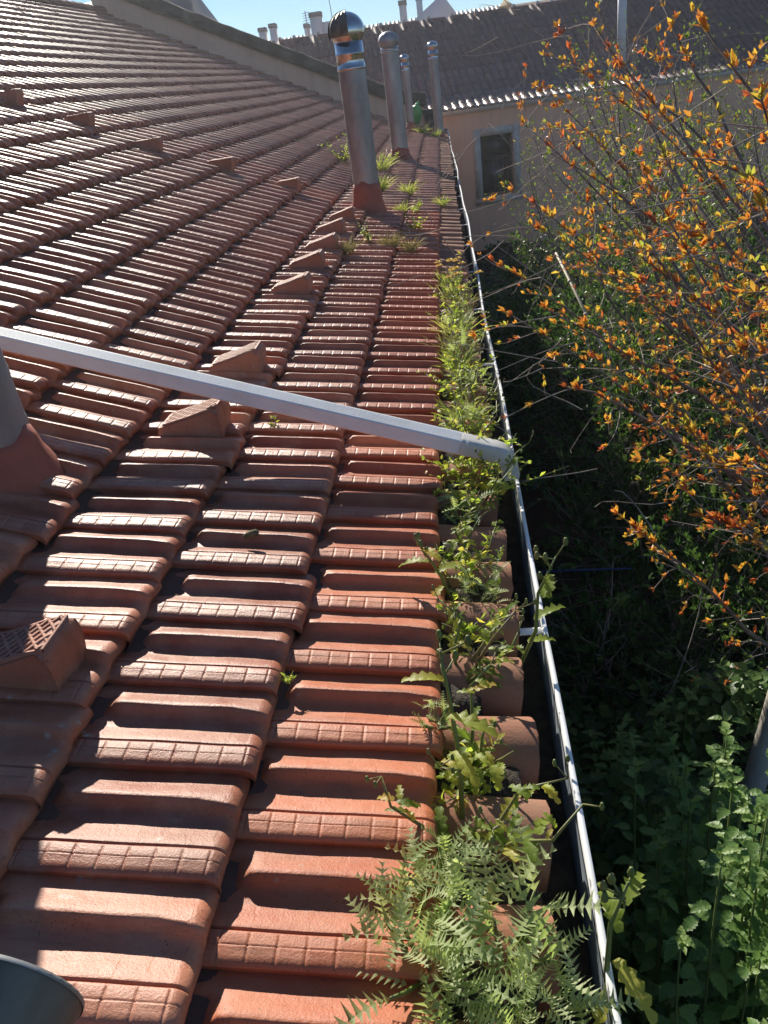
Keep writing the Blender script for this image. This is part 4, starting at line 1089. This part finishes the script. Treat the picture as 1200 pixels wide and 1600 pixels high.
# weeds out on the tiles
rw = [('sow', -0.52, 5.42, .17, 'bright lettuce-like weed at the foot of the nearest free flue'), ('dry', -0.36, 5.34, .15, 'dry brown grass tuft right of the lettuce-like weed'), ('dry', -0.22, 5.30, .13, 'dry tuft nearest the eave in the dry row below the flue'), ('herb', -1.22, 10.3, .40, 'bushy grey-green weed left of the nearest free flue'),
      ('dry', -0.64, 4.94, .14, 'dry straw tuft beside the row of vent hoods'), ('grass', -0.33, 8.5, .17, 'green tuft on the tiles between flue and gutter, farther of two'), ('herb', -0.20, 6.25, .13, 'low green weed on the tile joint, lowest of the joint weeds'),
      ('grass', -0.62, 8.5, .20, 'grass tuft behind the nearest free flue'), ('herb', -0.72, 11.6, .22, 'leafy weed at the foot of the dull domed flue'), ('dry', -0.95, 18.0, .22, 'dry weed by the far parapet foot'), ('grass', -0.36, 18.0, .25, 'grass tuft at the far end beside the green can'), ('grass', -0.74, 10.3, .26, 'tall grass tuft between the two big flues'),
      ('herb', -0.22, 7.2, .14, 'green weed on the tile joint, second of the joint weeds'), ('grass', -0.36, 7.1, .12, 'small green tuft left of the joint weeds'), ('grass', -0.08, 17.6, .22, 'yellowish tuft by the farthest flue'), ('grass', 0.02, 7.9, .12, 'lone tuft on the eave edge beyond the flowers'), ('grass', -0.315, 0.585, .02, 'tiny grass sprig in a joint of the nearest tiles'), ('herb', -0.57, 1.92, .03, 'tiny dry sprig beside the downpipe on a tile joint')]
for k, (kd, x, y, s_, lb) in enumerate(rw):
    weed(kd, NM[kd], x, y, float(zroof(x)) + float(sag(y)) - 0.03, s_, lb, 500 + k)

# ---- trees and shrubs
def bez(p0, p1, p2, p3, n):
    t = np.linspace(0, 1, n)[:, None]
    return (1 - t) ** 3 * p0 + 3 * t * (1 - t) ** 2 * p1 + 3 * t * t * (1 - t) * p2 + t ** 3 * p3

def shoots(tw, lf, path, rad0, nshoot, lmin, lmax, bias, leafsize, cl, rg_, t0=0.25, sub=2, tip_only=0.0, nl=5):
    k = len(path)
    for q in range(nshoot):
        t = t0 + (1 - t0) * (q + rg_.random()) / nshoot
        i = min(int(t * (k - 1)), k - 2); f = t * (k - 1) - i
        p = path[i] * (1 - f) + path[i + 1] * f; d = norm(path[i + 1] - path[i])
        dv = norm(d * rg_.uniform(0.2, 0.9) + rg_.normal(0, 0.6, 3) + bias)
        ln = rg_.uniform(lmin, lmax) * (1.15 - 0.5 * t)
        e = p + dv * ln + rg_.normal(0, 0.1, 3) * ln + np.array([0, 0, -0.04]) * ln
        mid = (p + e) / 2 + rg_.normal(0, 0.10, 3) * ln
        sp = bez(p, p + (mid - p) * 0.7, mid + (e - mid) * 0.4, e, 6)
        tw.tube(sp, np.linspace(max(0.0012, rad0 * 0.45), 0.0009, 6), 4, cap=False)
        cluster(lf, sp, leafsize, cl, rg_, nl)
        for z in range(rg_.integers(0, sub + 1)):
            j = rg_.integers(1, 5); dv2 = norm(dv * 0.6 + rg_.normal(0, 0.6, 3) + bias * 0.6); l2 = ln * rg_.uniform(0.25, 0.6)
            e2 = sp[j] + dv2 * l2; sp2 = bez(sp[j], sp[j] + dv * l2 * 0.3, e2 - dv2 * l2 * 0.3, e2, 4)
            tw.tube(sp2, np.linspace(0.0014, 0.0008, 4), 3, cap=False)
            cluster(lf, sp2, leafsize, max(1, cl - 1), rg_, nl)

def cluster(lf, sp, size, n, rg_, nl):
    if n <= 0: return
    m_ = len(sp)
    for q in range(n):
        t = 1.0 if q == 0 else rg_.uniform(0.35, 1.0)
        x = t * (m_ - 1); i = min(int(x), m_ - 2); p = sp[i] + (sp[i + 1] - sp[i]) * (x - i); d = norm(sp[i + 1] - sp[i])
        k = int(rg_.integers(max(2, nl - 2), nl + 3))
        dd = norm(d * rg_.uniform(0.5, 1.4, (k, 1)) + rg_.normal(0, 0.42, (k, 3)) + np.array([0, 0, 0.55]))
        ls = size * rg_.uniform(0.4, 1.3, k) * rg_.uniform(0.7, 1.25)
        leaves(lf, np.repeat(p[None, :], k, 0), dd, ls, ls * rg_.uniform(0.28, 0.42, k), tint=np.clip(rg_.normal(0.44, 0.28) + rg_.normal(0, 0.14, k), 0, 1), curl=0.1)

# the tree with young orange leaves
rg = np.random.default_rng(77)
tr = thing('tree', (1.55, 1.75, -2.05), 'sprawling grey-twigged tree sprouting orange young leaves beside the gutter', 'tree')
trunk, tw, lf = MB(), MB(), MB()
base = np.array([1.75, 1.9, -2.1])
tps = bez(base, base + [0.0, 0.1, 0.5], base + [-0.1, 0.15, 0.8], base + [-0.05, 0.25, 1.25], 8)
trunk.tube(tps, np.linspace(0.07, 0.045, 8), 10)
tips = [(0.27, 3.0, 0.35), (0.43, 2.8, 0.52), (0.56, 3.2, 0.75), (0.67, 3.6, 1.11), (0.75, 3.2, 1.21), (0.79, 2.4, 0.72), (0.62, 1.9, -0.38), (0.45, 2.6, 0.22), (0.6, 2.3, 0.09), (0.84, 2.0, 1.14), (0.95, 1.8, 0.95), (0.94, 1.6, 0.53), (0.92, 2.5, 0.51), (0.69, 2.4, 0.37), (0.91, 1.6, -0.05), (0.86, 1.7, -0.30), (0.8, 2.0, -0.02), (0.87, 3.0, 0.96), (0.91, 1.8, 0.26), (0.82, 2.0, 0.34), (0.74, 1.8, -0.13), (0.95, 2.2, 0.76), (1.03, 2.0, 0.67), (0.7, 3.4, 0.46), (1.25, 2.6, 1.0), (1.3, 2.2, 0.4), (1.4, 2.0, 1.2), (0.36, 3.3, 0.62), (0.50, 3.8, 0.85), (0.62, 4.2, 1.0), (0.75, 5.0, 1.15), (0.95, 4.4, 1.25), (0.80, 4.8, 0.75), (1.1, 3.6, 1.3), (0.30, 2.75, 0.18), (0.48, 2.2, 0.02)]
for q, tp in enumerate(tips):
    tp = np.array(tp); st_ = tps[int(rg.integers(4, 8))]
    dv = tp - st_
    p1 = st_ + np.array([dv[0] * 0.15, dv[1] * 0.25, max(0.15, dv[2] * 0.45)]) + rg.normal(0, 0.16, 3)
    p2 = tp - np.array([dv[0] * 0.45, dv[1] * 0.25, dv[2] * 0.22]) + rg.normal(0, 0.13, 3)
    path = bez(st_, p1, p2, tp, 16)
    path[1:-1] += np.cumsum(rg.normal(0, 0.010, (14, 3)), 0) * np.sin(np.linspace(0, np.pi, 14))[:, None]
    trunk.tube(path, np.linspace(0.015, 0.0028, 16) * rg.uniform(0.55, 1.25), 6)
    cluster(lf, path[6:], 0.036, 17, rg, 8)
    shoots(tw, lf, path, 0.006, 10, 0.12, 0.50, np.array([-0.35, 0.0, 0.12]), 0.028, 3, rg, 0.30, 2, nl=6)
# bare dangling twigs
for q in range(120):
    tp = np.array(tips[int(rg.integers(0, len(tips)))]); p = tp + rg.normal(0, 0.22, 3) + [0.12, 0, -0.05]
    d_ = norm(np.array([-0.5, rg.normal(0, 0.5), rg.normal(-0.1, 0.6)])); e = p + d_ * rg.uniform(0.15, 0.5)
    tw.tube(bez(p, p + d_ * 0.1 + rg.normal(0, .02, 3), e + rg.normal(0, .05, 3), e, 6), np.linspace(0.0022, 0.0009, 6), 4, cap=False)
trunk.build('trunk', M['bark'], tr, True); tw.build('twigs', M['bark_pale'], tr, True); lf.build('crown', M['orange_leaf'], tr, False)

# shrubs farther back
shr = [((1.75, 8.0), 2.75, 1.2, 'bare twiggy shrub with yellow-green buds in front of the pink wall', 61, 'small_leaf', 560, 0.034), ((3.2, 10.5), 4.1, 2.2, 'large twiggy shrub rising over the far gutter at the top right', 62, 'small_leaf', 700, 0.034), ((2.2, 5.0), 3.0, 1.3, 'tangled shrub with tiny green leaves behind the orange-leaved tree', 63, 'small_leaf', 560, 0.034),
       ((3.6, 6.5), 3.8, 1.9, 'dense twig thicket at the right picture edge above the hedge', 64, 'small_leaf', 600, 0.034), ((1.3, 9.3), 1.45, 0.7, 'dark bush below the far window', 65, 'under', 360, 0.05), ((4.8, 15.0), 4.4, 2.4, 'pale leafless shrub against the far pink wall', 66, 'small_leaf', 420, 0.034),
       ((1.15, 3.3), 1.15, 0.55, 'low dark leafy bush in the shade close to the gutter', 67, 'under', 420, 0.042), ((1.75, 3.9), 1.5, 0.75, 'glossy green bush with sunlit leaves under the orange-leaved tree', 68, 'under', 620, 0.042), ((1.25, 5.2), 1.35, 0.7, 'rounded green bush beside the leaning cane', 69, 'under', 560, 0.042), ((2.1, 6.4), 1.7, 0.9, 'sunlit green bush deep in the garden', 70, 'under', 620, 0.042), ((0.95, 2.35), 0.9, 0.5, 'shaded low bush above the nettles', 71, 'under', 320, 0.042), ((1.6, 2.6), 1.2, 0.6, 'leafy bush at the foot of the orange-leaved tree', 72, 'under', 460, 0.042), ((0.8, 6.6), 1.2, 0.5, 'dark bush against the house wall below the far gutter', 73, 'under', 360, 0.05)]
for (bx_, by_), H, rad_, lab, sd, mt, nst, lsz in shr:
    rg = np.random.default_rng(sd)
    z0 = zground(bx_, by_)
    root = thing('shrub', (bx_, by_, z0), lab, 'shrub', 'shrubs in the garden')
    trunk, tw, lf = MB(), MB(), MB()
    for q in range(14):
        a = rg.uniform(0, 6.28); p0 = np.array([bx_ + 0.12 * math.cos(a), by_ + 0.12 * math.sin(a), z0 - 0.05])
        rr_ = rad_ * math.sqrt(rg.random()); tp = np.array([bx_ + rr_ * math.cos(a), by_ + rr_ * math.sin(a), z0 + H * rg.uniform(0.6, 1.0)])
        path = bez(p0, p0 + [0, 0, H * 0.35], tp - [0, 0, H * 0.25] + rg.normal(0, 0.1, 3), tp, 14)
        trunk.tube(path, np.linspace(0.022, 0.004, 14), 5)
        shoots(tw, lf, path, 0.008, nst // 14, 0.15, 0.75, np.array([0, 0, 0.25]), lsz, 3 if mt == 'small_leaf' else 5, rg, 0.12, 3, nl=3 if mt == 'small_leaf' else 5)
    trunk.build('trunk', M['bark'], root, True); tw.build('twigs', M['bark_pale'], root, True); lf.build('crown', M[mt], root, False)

# nettles: square stems with pairs of toothed leaves
def nettle(x, y, z0, h, label, seed):
    rg_ = np.random.default_rng(seed); random.seed(seed)
    root = thing('nettle', (x, y, z0), label, 'nettle', 'nettles in the garden below the gutter')
    lf, st = MB(), MB(); single = []
    def LF():
        if h < 1.83 or len(single) > 285: return lf
        single.append(MB()); return single[-1]
    for q in range(int(rg_.integers(5, 8))):
        b0 = np.array([x + rg_.normal(0, 0.07), y + rg_.normal(0, 0.07), z0]); top = b0 + np.array([rg_.normal(0, 0.05), rg_.normal(-0.02, 0.06), h * rg_.uniform(0.82, 1.0)])
        path = bez(b0, b0 + [0, 0, h * 0.4], top - [0, 0, h * 0.3], top, 12); st.tube(path, np.linspace(0.005, 0.002, 12), 5, tint=0.4)
        nn = 18
        for k in range(nn):
            t = 0.30 + 0.70 * k / (nn - 1); i = min(int(t * 11), 10); p = path[i] + (path[i + 1] - path[i]) * (t * 11 - i)
            a = rg_.uniform(0, 6.28) if k == 0 else a + math.pi / 2 + rg_.normal(0, .25)
            ln = 0.066 * (1.1 - 0.55 * max(0, t - 0.45) / 0.55) * rg_.uniform(0.8, 1.15)
            for sgn in (0, math.pi):
                d_ = np.array([math.cos(a + sgn), math.sin(a + sgn), rg_.uniform(-0.25, 0.45)])
                toothed(LF(), p + d_ * 0.012, d_, ln, ln * 0.62, min(1, max(0, rg_.normal(0.5, .25))))
        # top rosette
        for k in range(6):
            ak = k * 1.57 + rg_.normal(0, .4); d_ = np.array([math.cos(ak), math.sin(ak), rg_.uniform(0.2, 1.6)]); toothed(LF(), top - [0, 0, 0.006 * k], d_, 0.028 * rg_.uniform(0.6, 1.2), 0.017, 0.95)
    for lm_ in single[:290]: lm_.build('leaf', M['nettle'], root, False)
    for lm_ in single[290:]: lf.add(lm_.v[0], f4=lm_.f4[0], tint=lm_.t[0])
    if lf.n: lf.build('leaves', M['nettle'], root, False, dict(kind='stuff'))
    st.build('stems', M['stem'], root, True)
def toothed(mb, p, d, ln, wd, tint):
    d = norm(np.array(d, float)); s = norm(np.cross(d, [0.02, 0.01, 1.0])); u = np.cross(s, d)
    n = 13; t = np.linspace(0, 1, n)
    rib = p + d * (t * ln)[:, None] - u * (0.32 * ln * t * t)[:, None]
    half = wd * 0.5 * np.sin(np.pi * (t * 0.93 + 0.05) ** 0.75) * np.where(t >= 1, 0, 1)
    tooth = np.where(np.arange(n) % 2 == 0, 1.0, 0.74); rib = rib + u * (ln * 0.02 * np.sin(np.arange(n) * 2.1))[:, None]
    lft = rib + s * (half * tooth)[:, None] + u * (half * 0.34)[:, None] ; rgt = rib - s * (half * tooth)[:, None] + u * (half * 0.34)[:, None]
    mb.sheet(np.stack([lft, rib, rgt]), tint=tint)
nets = [(0.58, 0.27, 1.92), (0.63, 0.40, 1.95), (0.67, 0.53, 1.90), (0.60, 0.17, 1.92), (0.72, 0.66, 1.84), (0.44, 0.18, 1.50), (0.72, 0.80, 1.62), (0.78, 1.00, 1.50), (0.58, 0.60, 1.6), (0.66, 0.34, 1.95), (0.73, 0.48, 1.90), (0.62, 0.88, 1.2), (0.42, 0.36, 1.2), (0.56, 0.78, 1.3), (0.50, 0.72, 1.02), (0.55, 1.02, 1.05), (0.48, 0.95, 0.95), (0.62, 1.32, 1.10), (0.50, 1.28, 0.95), (0.66, 1.62, 1.0), (0.86, 1.66, 1.05), (0.50, 1.55, 0.85), (0.45, 0.50, 1.1), (0.45, 0.22, 1.3)]
for k, (x, y, h) in enumerate(sorted(nets, key=lambda e: e[1])):
    nettle(x, y, -2.05, h, 'nettle with toothed leaves in the garden corner, %s outwards from the picture bottom' % ORD[k], 800 + k)

# undergrowth that nobody could count
und = MB(); n = 17000
X = rng.uniform(0.32, 4.8, n); Yv = rng.uniform(1.5, 17, n)
keep = ~((X < 1.25) & (Yv > 2.1) & (Yv < 4.6) & (rng.random(n) < 0.80)); X, Yv = X[keep], Yv[keep]; n = len(X)
clump = 0.5 + 0.5 * np.sin(X * 3.1 + 1.3) * np.sin(Yv * 1.7) + 0.25 * np.sin(X * 7 + Yv * 5)
gz0 = -2.0 - 1.2 * smooth01((Yv - 6) / 12)
hmax = np.clip(0.15 + 0.75 * clump + 0.35 * np.clip((X - 1.2) / 1.5, 0, 1), 0.1, 1.5)
Z = gz0 + hmax * rng.uniform(0.1, 1, n) ** 0.6
dd = rng.normal(0, 1, (n, 3)); dd[:, 2] = np.abs(dd[:, 2]) * 0.4
ls = rng.uniform(0.04, 0.10, n)
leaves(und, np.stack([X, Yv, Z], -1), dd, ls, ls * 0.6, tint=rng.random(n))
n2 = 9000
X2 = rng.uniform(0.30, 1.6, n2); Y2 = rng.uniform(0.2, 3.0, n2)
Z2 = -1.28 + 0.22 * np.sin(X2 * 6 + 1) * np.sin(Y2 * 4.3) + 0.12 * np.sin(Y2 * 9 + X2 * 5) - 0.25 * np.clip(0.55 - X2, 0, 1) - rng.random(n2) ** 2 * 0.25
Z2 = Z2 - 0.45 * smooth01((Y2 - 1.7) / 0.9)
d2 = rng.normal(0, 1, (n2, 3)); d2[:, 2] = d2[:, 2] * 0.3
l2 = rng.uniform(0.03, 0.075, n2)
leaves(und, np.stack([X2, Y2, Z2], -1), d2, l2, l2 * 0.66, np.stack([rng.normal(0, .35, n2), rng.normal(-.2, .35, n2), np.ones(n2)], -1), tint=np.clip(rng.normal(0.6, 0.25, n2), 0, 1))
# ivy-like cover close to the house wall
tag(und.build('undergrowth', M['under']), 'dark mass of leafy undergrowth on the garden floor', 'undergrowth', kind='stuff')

# ------------------------------------------------------------------ scattering volume added to imitate the veil of backlight lens flare
hz = MB(); hz.box((-40, -30, -5.5), (45, 62, 6.6))
hzo = hz.build('flare_veil', None)
hm = bpy.data.materials.new('flare_veil_volume'); hm.use_nodes = True; hm.node_tree.nodes.clear()
pv = hm.node_tree.nodes.new('ShaderNodeVolumePrincipled'); ho = hm.node_tree.nodes.new('ShaderNodeOutputMaterial')
pv.inputs['Color'].default_value = (0.96, 0.97, 1.0, 1); pv.inputs['Density'].default_value = 0.0012; pv.inputs['Anisotropy'].default_value = 0.55
hm.node_tree.links.new(pv.outputs[0], ho.inputs['Volume'])
hzo.data.materials.clear(); hzo.data.materials.append(hm)
tag(hzo, 'thin scattering volume added to imitate backlight lens flare', 'flare_veil', kind='stuff')
